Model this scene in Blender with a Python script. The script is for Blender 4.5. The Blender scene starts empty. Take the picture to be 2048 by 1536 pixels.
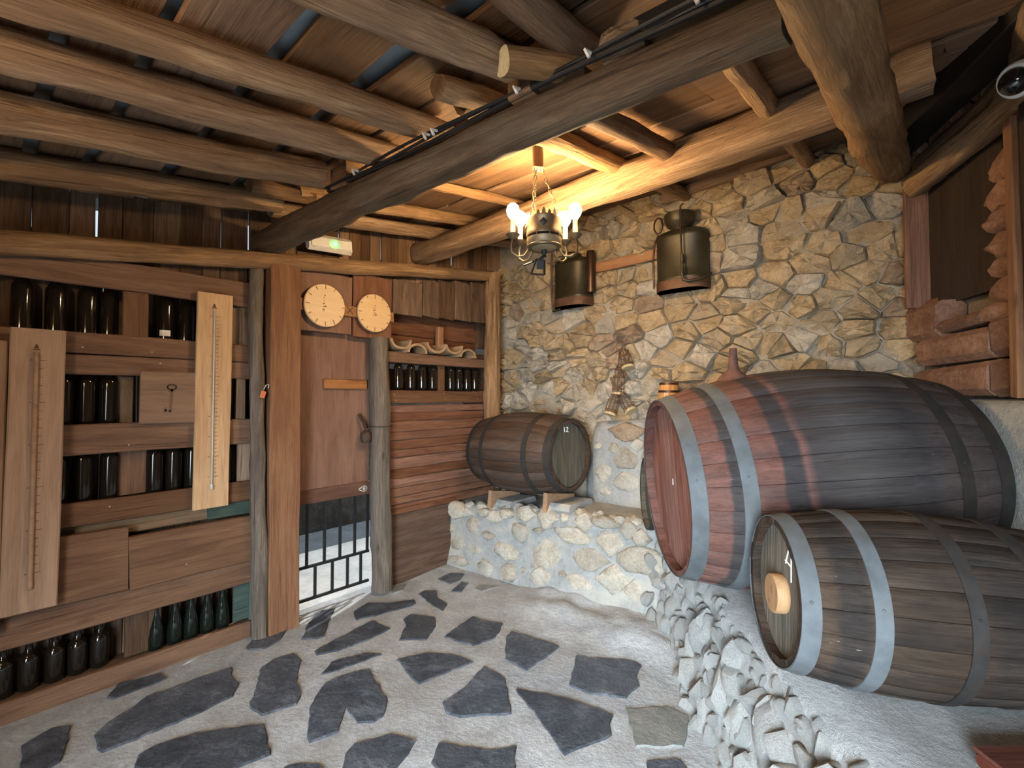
import bpy, bmesh, math, random
from mathutils import Vector, Matrix, noise
SC = bpy.context.scene
COL = SC.collection
R = random.Random
V = Vector
# ------------------------------------------------------------------ camera, light, exposure
cam = bpy.data.objects.new('camera', bpy.data.cameras.new('camera'))
COL.objects.link(cam)
cam.data.sensor_width = 36.0
cam.data.lens = 36.0 * 950 / 2048
cam.data.clip_start = 0.02
cam.location = (0, 0, 1.55)
cam.rotation_euler = (math.radians(90 + 1.628), 0, math.radians(40.7))
SC.camera = cam
SC.view_settings.view_transform = 'Standard'
SC.view_settings.look = 'None'
SC.view_settings.gamma = 1
SC.view_settings.exposure = 0.75
SC.view_settings.use_curve_mapping = False
W = bpy.data.worlds.new('sky'); SC.world = W; W.use_nodes = True
bg = W.node_tree.nodes['Background']
bg.inputs[0].default_value = (0.72, 0.86, 1.0, 1); bg.inputs[1].default_value = 0.6

def lamp(name, kind, loc, energy, color, aim=None, **kw):
    d = bpy.data.lights.new(name, kind); d.energy = energy; d.color = color
    for k, v in kw.items(): setattr(d, k, v)
    o = bpy.data.objects.new(name, d); o.location = loc; COL.objects.link(o)
    if aim is not None: o.rotation_euler = V(aim).to_track_quat('-Z', 'Y').to_euler()
    return o
lamp('sun', 'SUN', (-6, 6, 6), 2.4, (1, 0.96, 0.9), aim=(0.22, -0.50, -0.84), angle=0.009)
# daylight coming in through the wide barn doorway behind the camera
lamp('doorway_daylight', 'AREA', (0.58, -1.97, 1.15), 130, (0.80, 0.915, 1.0), aim=(-0.36, 0.90, -0.42), shape='RECTANGLE', size=1.25, size_y=1.8, spread=1.5)
WARM = (1.0, 0.65, 0.31)
lamp('added_warm_fill', 'POINT', (-0.9, -0.9, 2.05), 46, (1.0, 0.63, 0.31), shadow_soft_size=0.06)   # unseen lamp added behind the camera to warm the rafters
BULB_W = 122

# ------------------------------------------------------------------ materials
def mat(name, build):
    m = bpy.data.materials.new(name); m.use_nodes = True
    t = m.node_tree; n = t.nodes; b = n['Principled BSDF']
    def nd(ty, ins=None, **kw):
        x = n.new(ty)
        for k, v in kw.items(): setattr(x, k, v)
        for k, v in (ins or {}).items():
            s = x.inputs[k]
            if hasattr(v, 'is_output'): t.links.new(v, s)
            else: s.default_value = v
        return x
    build(nd, b, lambda k, v: t.links.new(v, b.inputs[k]) if hasattr(v, 'is_output') else setattr(b.inputs[k], 'default_value', v))
    return m
def c4(c): return (c[0], c[1], c[2], 1)
def ramp(nd, fac, stops):
    r = nd('ShaderNodeValToRGB', {0: fac}); e = r.color_ramp.elements
    while len(e) < len(stops): e.new(0.5)
    for q, (p, c) in zip(e, stops): q.position = p; q.color = c4(c)
    return r.outputs[0]
def mixc(nd, f, a, b, mode='MIX'):
    x = nd('ShaderNodeMix', data_type='RGBA', blend_type=mode)
    for i, v in ((0, f), (6, a), (7, b)):
        s = x.inputs[i]
        if hasattr(v, 'is_output'): x.id_data.links.new(v, s)
        else: s.default_value = v if i == 0 else c4(v)
    return x.outputs[2]
def coords(nd, scale, rnd=True):
    tc = nd('ShaderNodeTexCoord').outputs['Object']
    if rnd:
        r = nd('ShaderNodeObjectInfo').outputs['Random']
        s = nd('ShaderNodeVectorMath', {0: (31.7, 17.3, 23.9)}, operation='SCALE'); s.id_data.links.new(r, s.inputs[3])
        tc = nd('ShaderNodeVectorMath', {0: tc, 1: s.outputs[0]}, operation='ADD').outputs[0]
    return tc, (lambda sc: nd('ShaderNodeMapping', {0: tc, 3: sc}).outputs[0])
def noi(nd, vec, scale, detail=6, rough=0.6, dist=0.0):
    return nd('ShaderNodeTexNoise', {'Vector': vec, 'Scale': scale, 'Detail': detail, 'Roughness': rough, 'Distortion': dist}).outputs[0]
def mth(nd, op, a, b=0.0):
    return nd('ShaderNodeMath', {0: a, 1: b}, operation=op).outputs[0]

def wood(name, dark, mid, light, jitter=0.25, bump=0.35, rough=0.75, grain=1.0, blotch=None, spec=0.3, zones=None, cracks=0.6):
    def f(nd, b, st):
        tc, mp = coords(nd, 1)
        g = noi(nd, mp((1.3 * grain, 11 * grain, 11 * grain)), 1.6, 8, 0.62, 0.8)
        fine = noi(nd, mp((4, 95, 95)), 1.5, 5, 0.7)
        big = noi(nd, mp((1.6, 3.5, 3.5)), 1.5, 4, 0.55)
        kv = nd('ShaderNodeTexVoronoi', {'Vector': mp((2.2, 5.5, 5.5)), 'Scale': 1.0, 'Randomness': 1.0}).outputs[0]
        knot = ramp(nd, kv, [(0.035, (1, 1, 1)), (0.11, (0, 0, 0))])
        s = mth(nd, 'ADD', mth(nd, 'MULTIPLY', g, 0.60), mth(nd, 'MULTIPLY', fine, 0.40))
        s = mth(nd, 'SUBTRACT', s, mth(nd, 'MULTIPLY', knot, 0.16))
        col = ramp(nd, s, [(0.30, dark), (0.50, mid), (0.70, light)])
        if zones:
            sx = nd('ShaderNodeSeparateXYZ', {0: nd('ShaderNodeTexCoord').outputs['Object']}).outputs[0]
            w = mth(nd, 'ADD', mth(nd, 'DIVIDE', sx, zones[0]), mth(nd, 'MULTIPLY', mth(nd, 'SUBTRACT', big, 0.5), 0.035))
            z = nd('ShaderNodeValToRGB', {0: w}); e = z.color_ramp.elements
            while len(e) < len(zones[1]): e.new(0.5)
            for q, (p, c) in zip(e, zones[1]): q.position = p; q.color = c4(c)
            zz = mixc(nd, 1.0, z.outputs[0], ramp(nd, s, [(0.3, (0.45,) * 3), (0.5, (1, 1, 1)), (0.75, (1.7,) * 3)]), 'MULTIPLY')
            col = mixc(nd, 0.8, col, zz)
            scr = noi(nd, mp((2.2, 160, 160)), 1.0, 3, 0.6)
            col = mixc(nd, ramp(nd, scr, [(0.70, (0, 0, 0)), (0.76, (0.30,) * 3)]), col, (0.45, 0.45, 0.43))
        if blotch:
            col = mixc(nd, ramp(nd, big, [(0.45, (0, 0, 0)), (0.68, (blotch[3],) * 3)]), col, blotch[:3])
        ck = noi(nd, mp((0.9, 38, 38)), 1.3, 4, 0.6, 0.4)
        col = mixc(nd, ramp(nd, ck, [(0.30, (cracks,) * 3), (0.39, (0, 0, 0))]), col, [v * 0.35 for v in dark])
        rnd = nd('ShaderNodeObjectInfo').outputs['Random']
        k = mth(nd, 'ADD', mth(nd, 'MULTIPLY', rnd, 2 * jitter), 1 - jitter)
        hs = nd('ShaderNodeHueSaturation', {'Color': col, 'Value': k, 'Saturation': mth(nd, 'ADD', mth(nd, 'MULTIPLY', rnd, -0.25), 1.1)})
        st('Base Color', hs.outputs[0]); st('Roughness', rough)
        b.inputs['Specular IOR Level'].default_value = spec
        h = mth(nd, 'ADD', mth(nd, 'MULTIPLY', s, 1.0), mth(nd, 'MULTIPLY', ck, 0.8))
        st('Normal', nd('ShaderNodeBump', {'Strength': bump, 'Distance': 0.02, 'Height': h}).outputs[0])
    return mat(name, f)

def rock(name, dark, mid, light, stain=None, jitter=0.2, bump=0.7, scale=9, rough=0.9, rnd=True):
    def f(nd, b, st):
        tc, mp = coords(nd, 1, rnd)
        a = noi(nd, tc, scale, 10, 0.68, 0.3); l = noi(nd, tc, scale * 0.35, 4, 0.6); s = noi(nd, tc, scale * 6, 6, 0.7)
        x = mth(nd, 'ADD', mth(nd, 'MULTIPLY', a, 0.6), mth(nd, 'MULTIPLY', s, 0.4))
        col = ramp(nd, x, [(0.33, dark), (0.5, mid), (0.66, light)])
        if stain: col = mixc(nd, ramp(nd, l, [(0.48, (0, 0, 0)), (0.64, (stain[3],) * 3)]), col, stain[:3])
        rn = nd('ShaderNodeObjectInfo').outputs['Random']
        k = mth(nd, 'ADD', mth(nd, 'MULTIPLY', rn, 2 * jitter), 1 - jitter)
        st('Base Color', nd('ShaderNodeHueSaturation', {'Color': col, 'Value': k}).outputs[0]); st('Roughness', rough)
        b.inputs['Specular IOR Level'].default_value = 0.25
        st('Normal', nd('ShaderNodeBump', {'Strength': bump, 'Distance': 0.03, 'Height': mth(nd, 'ADD', a, mth(nd, 'MULTIPLY', s, 0.5))}).outputs[0])
    return mat(name, f)

def plain(name, col, rough=0.5, metal=0.0, emit=None, vary=0.25, scale=12, bump=0.1, spec=0.5, coat=0, rust=None):
    def f(nd, b, st):
        tc, mp = coords(nd, 1)
        a = noi(nd, tc, scale, 6, 0.65)
        c = ramp(nd, a, [(0.3, [v * (1 - vary) for v in col]), (0.7, [min(1, v * (1 + vary)) for v in col])])
        if rust: c = mixc(nd, ramp(nd, noi(nd, tc, scale * 0.6, 5, 0.7), [(0.5, (0, 0, 0)), (0.66, (rust[3],) * 3)]), c, rust[:3])
        st('Base Color', c); st('Roughness', mth(nd, 'ADD', mth(nd, 'MULTIPLY', a, 0.25 * rough), rough * 0.87)); st('Metallic', metal)
        b.inputs['Specular IOR Level'].default_value = spec; b.inputs['Coat Weight'].default_value = coat
        if emit: st('Emission Color', c4(emit)); st('Emission Strength', emit[3])
        if bump: st('Normal', nd('ShaderNodeBump', {'Strength': bump, 'Distance': 0.01, 'Height': a}).outputs[0])
    return mat(name, f)

M = {}
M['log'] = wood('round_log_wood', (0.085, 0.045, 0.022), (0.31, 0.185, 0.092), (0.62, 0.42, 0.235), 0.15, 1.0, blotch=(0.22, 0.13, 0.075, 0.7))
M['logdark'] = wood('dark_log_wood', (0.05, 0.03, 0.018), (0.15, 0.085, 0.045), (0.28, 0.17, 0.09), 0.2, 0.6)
M['beam'] = wood('grey_beam_wood', (0.035, 0.024, 0.016), (0.115, 0.075, 0.046), (0.25, 0.165, 0.10), 0.1, 1.0, blotch=(0.165, 0.15, 0.11, 0.5), cracks=0.8)
M['endgrain'] = plain('cut_log_end', (0.55, 0.47, 0.27), 0.8, vary=0.3, scale=30)
M['deck'] = wood('roof_plank_wood', (0.07, 0.038, 0.02), (0.175, 0.097, 0.05), (0.27, 0.16, 0.085), 0.5, 0.35, blotch=(0.10, 0.062, 0.04, 0.7))
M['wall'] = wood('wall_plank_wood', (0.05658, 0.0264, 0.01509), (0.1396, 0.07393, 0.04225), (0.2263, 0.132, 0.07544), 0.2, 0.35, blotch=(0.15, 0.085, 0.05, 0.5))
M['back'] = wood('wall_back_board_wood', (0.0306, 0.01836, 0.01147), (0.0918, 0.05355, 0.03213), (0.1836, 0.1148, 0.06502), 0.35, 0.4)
M['grey'] = wood('silvered_board_wood', (0.10, 0.07, 0.045), (0.24, 0.165, 0.105), (0.38, 0.28, 0.19), 0.25, 0.4)
M['red'] = wood('reddish_slat_wood', (0.06, 0.024, 0.013), (0.15, 0.066, 0.036), (0.25, 0.125, 0.07), 0.25, 0.35)
M['post'] = wood('square_post_wood', (0.09, 0.0375, 0.01875), (0.1875, 0.09375, 0.04875), (0.2775, 0.1575, 0.0825), 0.1, 0.35, grain=0.8)
M['greypost'] = wood('weathered_post_wood', (0.0396, 0.03168, 0.02508), (0.1122, 0.0891, 0.0693), (0.2244, 0.1848, 0.1452), 0.15, 0.8)
M['door'] = wood('door_panel_wood', (0.085, 0.0357, 0.0204), (0.1573, 0.0748, 0.04505), (0.221, 0.1148, 0.07225), 0.05, 0.2, blotch=(0.20, 0.115, 0.075, 0.5), cracks=0.2)
M['doorrail'] = wood('door_rail_wood', (0.06, 0.03, 0.02), (0.10, 0.05, 0.033), (0.15, 0.08, 0.05), 0.05, 0.2)
M['orange'] = wood('varnished_batten_wood', (0.15, 0.06, 0.024), (0.27, 0.125, 0.052), (0.38, 0.195, 0.09), 0.1, 0.25, 0.5)
M['pale'] = wood('pale_board_wood', (0.32, 0.19, 0.10), (0.50, 0.33, 0.18), (0.62, 0.45, 0.27), 0.08, 0.15, cracks=0.25)
M['tan'] = wood('tan_board_wood', (0.176, 0.104, 0.064), (0.288, 0.18, 0.112), (0.368, 0.24, 0.152), 0.08, 0.15, cracks=0.2)
M['plaque'] = wood('brown_plaque_wood', (0.128, 0.08, 0.056), (0.208, 0.132, 0.088), (0.264, 0.176, 0.12), 0.05, 0.15, cracks=0.2)
M['dial'] = wood('smooth_dial_wood', (0.504, 0.336, 0.1596), (0.588, 0.4032, 0.2016), (0.6552, 0.4704, 0.252), 0.03, 0.04, 0.55, cracks=0.05)
M['bung'] = wood('bung_disc_wood', (0.192, 0.104, 0.048), (0.28, 0.164, 0.076), (0.352, 0.216, 0.112), 0.0, 0.05, 0.6, cracks=0.1)
M['plinth'] = wood('dark_plinth_wood', (0.035, 0.02, 0.014), (0.085, 0.05, 0.034), (0.15, 0.095, 0.065), 0.15, 0.4)
M['burnt'] = plain('burnt_mark', (0.10, 0.045, 0.018), 0.8)
M['green'] = wood('green_painted_board', (0.028, 0.044, 0.037), (0.052, 0.080, 0.068), (0.09, 0.125, 0.105), 0.1, 0.25)
M['stoneA'] = rock('ochre_wall_stone', (0.20, 0.14, 0.075), (0.40, 0.295, 0.17), (0.56, 0.44, 0.285), (0.39, 0.325, 0.23, 0.7), 0.16, 1.0)
M['stoneB'] = rock('grey_wall_stone', (0.21, 0.18, 0.14), (0.39, 0.345, 0.275), (0.57, 0.52, 0.44), (0.40, 0.36, 0.29, 0.7), 0.16, 1.0)
M['stoneC'] = rock('brown_wall_stone', (0.13, 0.09, 0.058), (0.28, 0.20, 0.135), (0.43, 0.32, 0.225), (0.36, 0.31, 0.24, 0.5), 0.15, 1.0)
M['jamb'] = rock('red_brown_jamb_stone', (0.10, 0.05, 0.032), (0.21, 0.115, 0.075), (0.34, 0.20, 0.14), None, 0.2)
M['mortar'] = rock('wall_mortar', (0.20, 0.165, 0.115), (0.35, 0.30, 0.23), (0.48, 0.42, 0.33), (0.38, 0.35, 0.29, 0.6), 0, 1.0, 9, rnd=False)
M['ledge'] = rock('cream_ledge_stone', (0.198, 0.171, 0.1305), (0.36, 0.3285, 0.27), (0.504, 0.468, 0.405), (0.36, 0.365, 0.345, 0.6), 0.16, 0.9)
M['plaster'] = rock('blue_grey_cement', (0.1702, 0.1813, 0.1813), (0.2479, 0.259, 0.259), (0.3256, 0.3367, 0.333), (0.38, 0.365, 0.32, 0.6), 0, 0.6, 8, rnd=False)
M['render'] = rock('rough_white_cement', (0.3894, 0.4071, 0.4189), (0.531, 0.5487, 0.5546), (0.6608, 0.6726, 0.6667), None, 0, 1.0, 30, rnd=False)
M['rubble'] = rock('whitish_rubble', (0.28, 0.29, 0.285), (0.46, 0.47, 0.46), (0.61, 0.62, 0.60), (0.38, 0.38, 0.36, 0.4), 0.16, 0.9, 12)
M['floor'] = rock('pale_cement_floor', (0.205, 0.222, 0.238), (0.305, 0.33, 0.352), (0.40, 0.43, 0.45), (0.24, 0.24, 0.235, 0.55), 0, 0.6, 6, 0.75, rnd=False)
M['slate'] = rock('dark_slate', (0.022, 0.027, 0.037), (0.056, 0.066, 0.084), (0.15, 0.168, 0.20), (0.09, 0.098, 0.115, 0.5), 0.2, 1.0, 7, 0.45)
M['slateg'] = rock('grey_slate', (0.10, 0.11, 0.11), (0.17, 0.18, 0.175), (0.25, 0.26, 0.25), None, 0.1, 0.4, 7, 0.6)
M['sheet'] = plain('grey_roof_sheet', (0.22, 0.25, 0.27), 0.8, vary=0.3, scale=3)
RED = (0.125, 0.051, 0.038); GRY = (0.034, 0.031, 0.032); BLK = (0.022, 0.022, 0.025)
M['staveL'] = wood('cask_stave_wood', (0.03, 0.023, 0.022), (0.07, 0.055, 0.053), (0.13, 0.10, 0.095), 0.14, 0.4, 0.7, spec=0.2, blotch=(0.045, 0.038, 0.035, 0.45), cracks=0.5,
    zones=(1.31, [(0.0, RED), (0.115, RED), (0.125, BLK), (0.165, BLK), (0.175, RED), (0.27, RED), (0.28, BLK), (0.33, BLK), (0.345, (0.14, 0.062, 0.052)), (0.37, GRY), (0.50, (0.05, 0.048, 0.049)), (0.70, BLK), (0.74, GRY), (0.82, (0.05, 0.035, 0.032)), (1.0, BLK)]))
M['headL'] = wood('cask_head_red_wood', (0.085, 0.032, 0.026), (0.165, 0.066, 0.05), (0.31, 0.17, 0.135), 0.08, 0.4, cracks=0.5)
BR = (0.038, 0.024, 0.0155); DK = (0.014, 0.0125, 0.013)
M['staveM'] = wood('worn_stave_wood', (0.02, 0.015, 0.011), (0.06, 0.045, 0.033), (0.15, 0.11, 0.08), 0.12, 0.5, 0.75, blotch=(0.012, 0.0105, 0.0105, 0.8), cracks=0.5, spec=0.12,
    zones=(0.80, [(0.0, BR), (0.10, BR), (0.13, DK), (0.20, DK), (0.23, BR), (0.36, (0.032, 0.022, 0.0155)), (0.55, (0.030, 0.018, 0.012)), (0.62, DK), (1.0, (0.03, 0.018, 0.013))]))
M['headM'] = wood('grey_cask_head_wood', (0.04, 0.037, 0.03), (0.105, 0.097, 0.08), (0.19, 0.178, 0.15), 0.1, 0.35)
M['staveS'] = wood('brown_stave_wood', (0.0186, 0.01116, 0.00744), (0.0527, 0.02976, 0.0186), (0.1054, 0.0651, 0.0434), 0.2, 0.4, 0.6, blotch=(0.045, 0.04, 0.04, 0.6), cracks=0.5)
M['headS'] = wood('dark_cask_head_wood', (0.028, 0.027, 0.02), (0.07, 0.066, 0.05), (0.14, 0.12, 0.09), 0.12, 0.35)
M['hoop'] = plain('galvanised_hoop', (0.078, 0.090, 0.099), 0.7, 0.15, vary=0.3, scale=9, rust=(0.072, 0.068, 0.06, 0.5), spec=0.35)
M['hoopd'] = plain('blackened_hoop', (0.026, 0.024, 0.023), 0.75, 0.2, vary=0.3, rust=(0.04, 0.027, 0.02, 0.7), spec=0.2)
M['chalk'] = plain('chalk', (0.85, 0.85, 0.82), 0.9)
M['glass'] = plain('dark_bottle_glass', (0.010, 0.008, 0.006), 0.08, 0, vary=0.1, bump=0, spec=0.5)
M['glassg'] = plain('black_green_bottle_glass', (0.006, 0.009, 0.007), 0.08, 0, vary=0.1, bump=0, spec=0.45)
M['paper'] = plain('white_paper', (0.75, 0.74, 0.70), 0.8)
M['iron'] = plain('black_iron', (0.018, 0.02, 0.021), 0.5, 0.4)
M['brass'] = plain('aged_iron_brass', (0.17, 0.13, 0.08), 0.45, 0.7, rust=(0.10, 0.07, 0.045, 0.5))
M['tank'] = plain('aged_copper_tank', (0.045, 0.036, 0.019), 0.48, 0.55, vary=0.35, scale=8, rust=(0.06, 0.06, 0.045, 0.6))
M['rustband'] = plain('rusty_band', (0.10, 0.05, 0.027), 0.65, 0.4, vary=0.4)
M['pipe'] = plain('brown_metal_pipe', (0.075, 0.04, 0.025), 0.4, 0.7)
M['candle'] = plain('ivory_candle_sleeve', (0.72, 0.62, 0.45), 0.6)
M['bulb'] = plain('lit_bulb', (1, 0.9, 0.7), 0.3, emit=(1.0, 0.80, 0.50, 40), bump=0)
M['dish'] = plain('cream_dish', (0.24, 0.19, 0.115), 0.5, 0.3)
M['white'] = plain('white_plastic', (0.72, 0.70, 0.64), 0.45, vary=0.05, bump=0)
M['led'] = plain('green_lamp', (0.3, 1.0, 0.45), 0.3, emit=(0.30, 1.0, 0.45, 0.75), bump=0)
M['ledglow'] = plain('painted_green_halo', (0.45, 0.62, 0.42), 0.4, emit=(0.22, 0.9, 0.30, 0.30), bump=0)
M['lens'] = plain('black_lens', (0.008, 0.008, 0.009), 0.08, spec=0.8, bump=0)
M['tile'] = rock('old_clay_tile', (0.187, 0.1105, 0.0595), (0.357, 0.238, 0.136), (0.476, 0.3485, 0.221), (0.30, 0.24, 0.17, 0.5), 0.1, 0.5, 14)
M['cable'] = plain('black_cable', (0.012, 0.013, 0.014), 0.5)
M['rust'] = plain('rusted_iron', (0.10, 0.045, 0.031), 0.8, 0.2, vary=0.4, scale=20)
M['wire'] = plain('brown_wire', (0.16, 0.085, 0.045), 0.6, 0.5)
M['cork'] = plain('straw_cork', (0.40, 0.31, 0.17), 0.8, vary=0.3, scale=40)
M['keg'] = wood('polished_keg_wood', (0.32, 0.13, 0.03), (0.48, 0.23, 0.065), (0.60, 0.33, 0.11), 0.0, 0.1, 0.25, spec=0.6, cracks=0.2)
M['black'] = plain('black_paint', (0.012, 0.010, 0.009), 0.55)
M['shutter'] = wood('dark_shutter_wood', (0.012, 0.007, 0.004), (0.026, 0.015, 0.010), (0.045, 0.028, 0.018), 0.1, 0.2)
M['redbox'] = wood('red_brown_box_wood', (0.045, 0.01, 0.006), (0.08, 0.021, 0.012), (0.11, 0.035, 0.02), 0.0, 0.15, 0.5)
M['nail'] = plain('bright_nail', (0.5, 0.48, 0.44), 0.35, 0.8, bump=0)
M['key'] = plain('faded_key_mark', (0.13, 0.078, 0.05), 0.8)
M['latch'] = plain('dark_rusty_iron', (0.055, 0.033, 0.024), 0.7, 0.3, vary=0.4, scale=20)
M['tube'] = plain('glass_tube', (0.45, 0.45, 0.44), 0.15, 0, vary=0.05, bump=0, spec=0.8)
M['tag'] = plain('orange_tag', (0.55, 0.16, 0.08), 0.5)
M['ground'] = rock('outdoor_paving', (0.32, 0.34, 0.35), (0.46, 0.48, 0.49), (0.58, 0.60, 0.60), (0.30, 0.32, 0.33, 0.5), 0, 0.3, 4, rnd=False)
M['outer'] = rock('dark_outdoor_wall', (0.04, 0.035, 0.03), (0.10, 0.085, 0.07), (0.18, 0.16, 0.14), None, 0, 0.8, 5, rnd=False)
M['moss'] = rock('mossy_sill', (0.25, 0.22, 0.15), (0.42, 0.38, 0.28), (0.55, 0.5, 0.4), None, 0, 0.6, 12)

# ------------------------------------------------------------------ mesh helpers
def obj(name, verts, faces, m, parent=None, mx=None, smooth=None):
    me = bpy.data.meshes.new(name)
    me.from_pydata([tuple(v) for v in verts], [], faces)
    ms = m if isinstance(m, (list, tuple)) else [m]
    for q in ms: me.materials.append(q)
    me.validate()
    if smooth is not None:
        me.polygons.foreach_set('use_smooth', [True] * len(me.polygons))
        if smooth < 180: me.set_sharp_from_angle(angle=math.radians(smooth))
    o = bpy.data.objects.new(name, me); COL.objects.link(o)
    if parent is not None: o.parent = parent
    if mx is not None: o.matrix_basis = mx
    return o
def tag(o, label=None, cat=None, group=None, kind=None):
    for k, v in (('label', label), ('category', cat), ('group', group), ('kind', kind)):
        if v: o[k] = v
    return o
def empty(name, loc=(0, 0, 0), rz=0, label=None, cat=None, group=None, kind=None, mx=None):
    o = bpy.data.objects.new(name, None); COL.objects.link(o); o.empty_display_size = 0.05
    if mx is not None: o.matrix_basis = mx
    else: o.location = loc; o.rotation_euler = (0, 0, rz)
    return tag(o, label, cat, group, kind)
def frame(loc, ax, ay):
    ax = V(ax).normalized(); ay = V(ay); ay = (ay - ax * ay.dot(ax)).normalized(); az = ax.cross(ay)
    return Matrix(((ax.x, ay.x, az.x, loc[0]), (ax.y, ay.y, az.y, loc[1]), (ax.z, ay.z, az.z, loc[2]), (0, 0, 0, 1)))
class B:
    def __init__(s): s.v = []; s.f = []; s.mi = []
    def add(s, vs, fs, mx=None, k=0):
        n = len(s.v)
        s.v += [tuple(mx @ V(p)) for p in vs] if mx is not None else [tuple(p) for p in vs]
        s.f += [tuple(i + n for i in q) for q in fs]; s.mi += [k] * len(fs); return s
    def make(s, name, m, parent=None, mx=None, smooth=None):
        o = obj(name, s.v, s.f, m, parent, mx, smooth)
        if max(s.mi or [0]) > 0: o.data.polygons.foreach_set('material_index', s.mi)
        return o
def rings(rs, closed=True, cap=True):
    n = len(rs[0]); vs = [p for r in rs for p in r]; fs = []
    for i in range(len(rs) - 1):
        for j in range(n if closed else n - 1):
            a = i * n + j; b = i * n + (j + 1) % n
            fs.append((a, b, b + n, a + n))
    if cap: fs.append(tuple(reversed(range(n)))); fs.append(tuple(range((len(rs) - 1) * n, len(rs) * n)))
    return vs, fs
def board_geo(lx, ly, lz, seed=0, rough=0.003, ch=None, nseg=None):
    rg = R(seed); c = ch if ch is not None else min(0.006, 0.22 * min(ly, lz))
    n = nseg or max(1, min(8, int(lx / 0.3))); rs = []
    y, z = ly / 2, lz / 2
    base = [(-y + c, -z), (y - c, -z), (y, -z + c), (y, z - c), (y - c, z), (-y + c, z), (-y, z - c), (-y, -z + c)]
    for i in range(n + 1):
        x = -lx / 2 + lx * i / n
        dt, db, dz = rg.uniform(-1, 1) * rough, rg.uniform(-1, 1) * rough, rg.uniform(-1, 1) * rough * 0.5
        ex = rg.uniform(-1, 1) * rough if i in (0, n) else 0
        rs.append([(x + ex * (1 if q[0] > 0 else -1), q[0] + (dt if q[0] > 0 else db), q[1] + dz) for q in base])
    return rings(rs)
SEED = [0]
def board(name, loc, size, m, parent=None, ax=(1, 0, 0), ay=(0, 1, 0), rough=0.003, smooth=None, ch=None):
    SEED[0] += 1
    v, f = board_geo(size[0], size[1], size[2], SEED[0], rough, ch)
    return obj(name, v, f, m, parent, frame(loc, ax, ay), smooth)
# boards on the wooden wall: spans y0..y1 and z0..z1 with its face at x
def wy(name, y0, y1, z0, z1, xf, th, m, parent, rough=0.003):
    return board(name, (xf - th / 2, (y0 + y1) / 2, (z0 + z1) / 2), (y1 - y0, z1 - z0, th), m, parent, (0, 1, 0), (0, 0, 1), rough)
def wz(name, y0, y1, z0, z1, xf, th, m, parent, rough=0.003, lean=0.0):
    return board(name, (xf - th / 2, (y0 + y1) / 2, (z0 + z1) / 2), (z1 - z0, y1 - y0, th), m, parent, (0, lean, 1), (0, -1, 0), rough)
def log(name, p0, p1, r0, r1, m, parent=None, seed=1, wob=0.10, bow=0.012, flat=0.0, nr=None, seg=16, end=None, knots=4):
    p0, p1 = V(p0), V(p1); L = (p1 - p0).length; rg = R(seed); n = nr or max(6, int(L / 0.07)); rs = []
    kn = [(rg.uniform(0.1, 0.9) * L, rg.uniform(0, 6.28), rg.uniform(0.08, 0.22)) for _ in range(knots)]
    ph = rg.uniform(0, 6.28)
    for i in range(n + 1):
        t = i / n; x = L * t; rr = r0 + (r1 - r0) * t; ring = []
        cy = bow * math.sin(3.1 * t + ph) + 0.6 * rr * 0.2 * noise.noise(V((x * 1.7, seed * 3.1, 0)))
        cz = bow * math.cos(2.3 * t + ph) + 0.6 * rr * 0.2 * noise.noise(V((x * 1.9, seed * 1.7, 9)))
        for j in range(seg):
            a = 2 * math.pi * j / seg; c, s = math.cos(a), math.sin(a)
            k = 1 + wob * noise.noise(V((c * 1.3 + seed, s * 1.3, x * 3.0))) + wob * 0.5 * noise.noise(V((c * 3 + seed, s * 3, x * 9.0)))
            for kx, ka, kh in kn:
                da = (a - ka + math.pi) % (2 * math.pi) - math.pi
                k += kh * math.exp(-((x - kx) / 0.04) ** 2 - (da / 0.5) ** 2)
            y, z = rr * k * c, rr * k * s
            if flat: z = max(-rr * (1 - flat), min(rr * (1 - flat), z)); y = max(-rr * (1 - flat * 0.6), min(rr * (1 - flat * 0.6), y))
            e = (0.012 * noise.noise(V((c, s, seed))) if i in (0, n) else 0)
            ring.append((x + e, cy + y, cz + z))
        rs.append(ring)
    v, f = rings(rs)
    ax = p1 - p0; up = V((0, 0, 1)) if abs(ax.normalized().z) < 0.9 else V((0, 1, 0))
    ms = [m, end or m]
    o = obj(name, v, f, ms, parent, frame(p0, ax, up.cross(ax)), 42)
    o.data.polygons[-1].material_index = 1; o.data.polygons[-2].material_index = 1
    return o
def tube_geo(path, r, seg=6, closed=False):
    P = [V(p) for p in path]; rs = []; n = len(P); prev = None
    for i in range(n):
        if closed: t = (P[(i + 1) % n] - P[i - 1])
        else: t = P[min(i + 1, n - 1)] - P[max(i - 1, 0)]
        t.normalize()
        if prev is None: u = t.orthogonal().normalized()
        else: u = (prev - t * prev.dot(t)).normalized()
        prev = u; w = t.cross(u); rr = r(i / (n - 1)) if callable(r) else r
        rs.append([P[i] + rr * (math.cos(2 * math.pi * j / seg) * u + math.sin(2 * math.pi * j / seg) * w) for j in range(seg)])
    if closed: rs.append(rs[0]); return rings(rs, cap=False)
    return rings(rs)
def tube(name, path, r, m, parent=None, seg=8, closed=False, mx=None):
    v, f = tube_geo(path, r, seg, closed); return obj(name, v, f, m, parent, mx, 60)
def lathe_geo(prof, seg=20, a0=0):
    rs = [[(r * math.cos(2 * math.pi * j / seg + a0), r * math.sin(2 * math.pi * j / seg + a0), z) for j in range(seg)] for r, z in prof]
    return rings(rs)
def lathe(name, prof, m, parent=None, seg=20, mx=None, smooth=40):
    v, f = lathe_geo(prof, seg); return obj(name, v, f, m, parent, mx, smooth)
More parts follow.
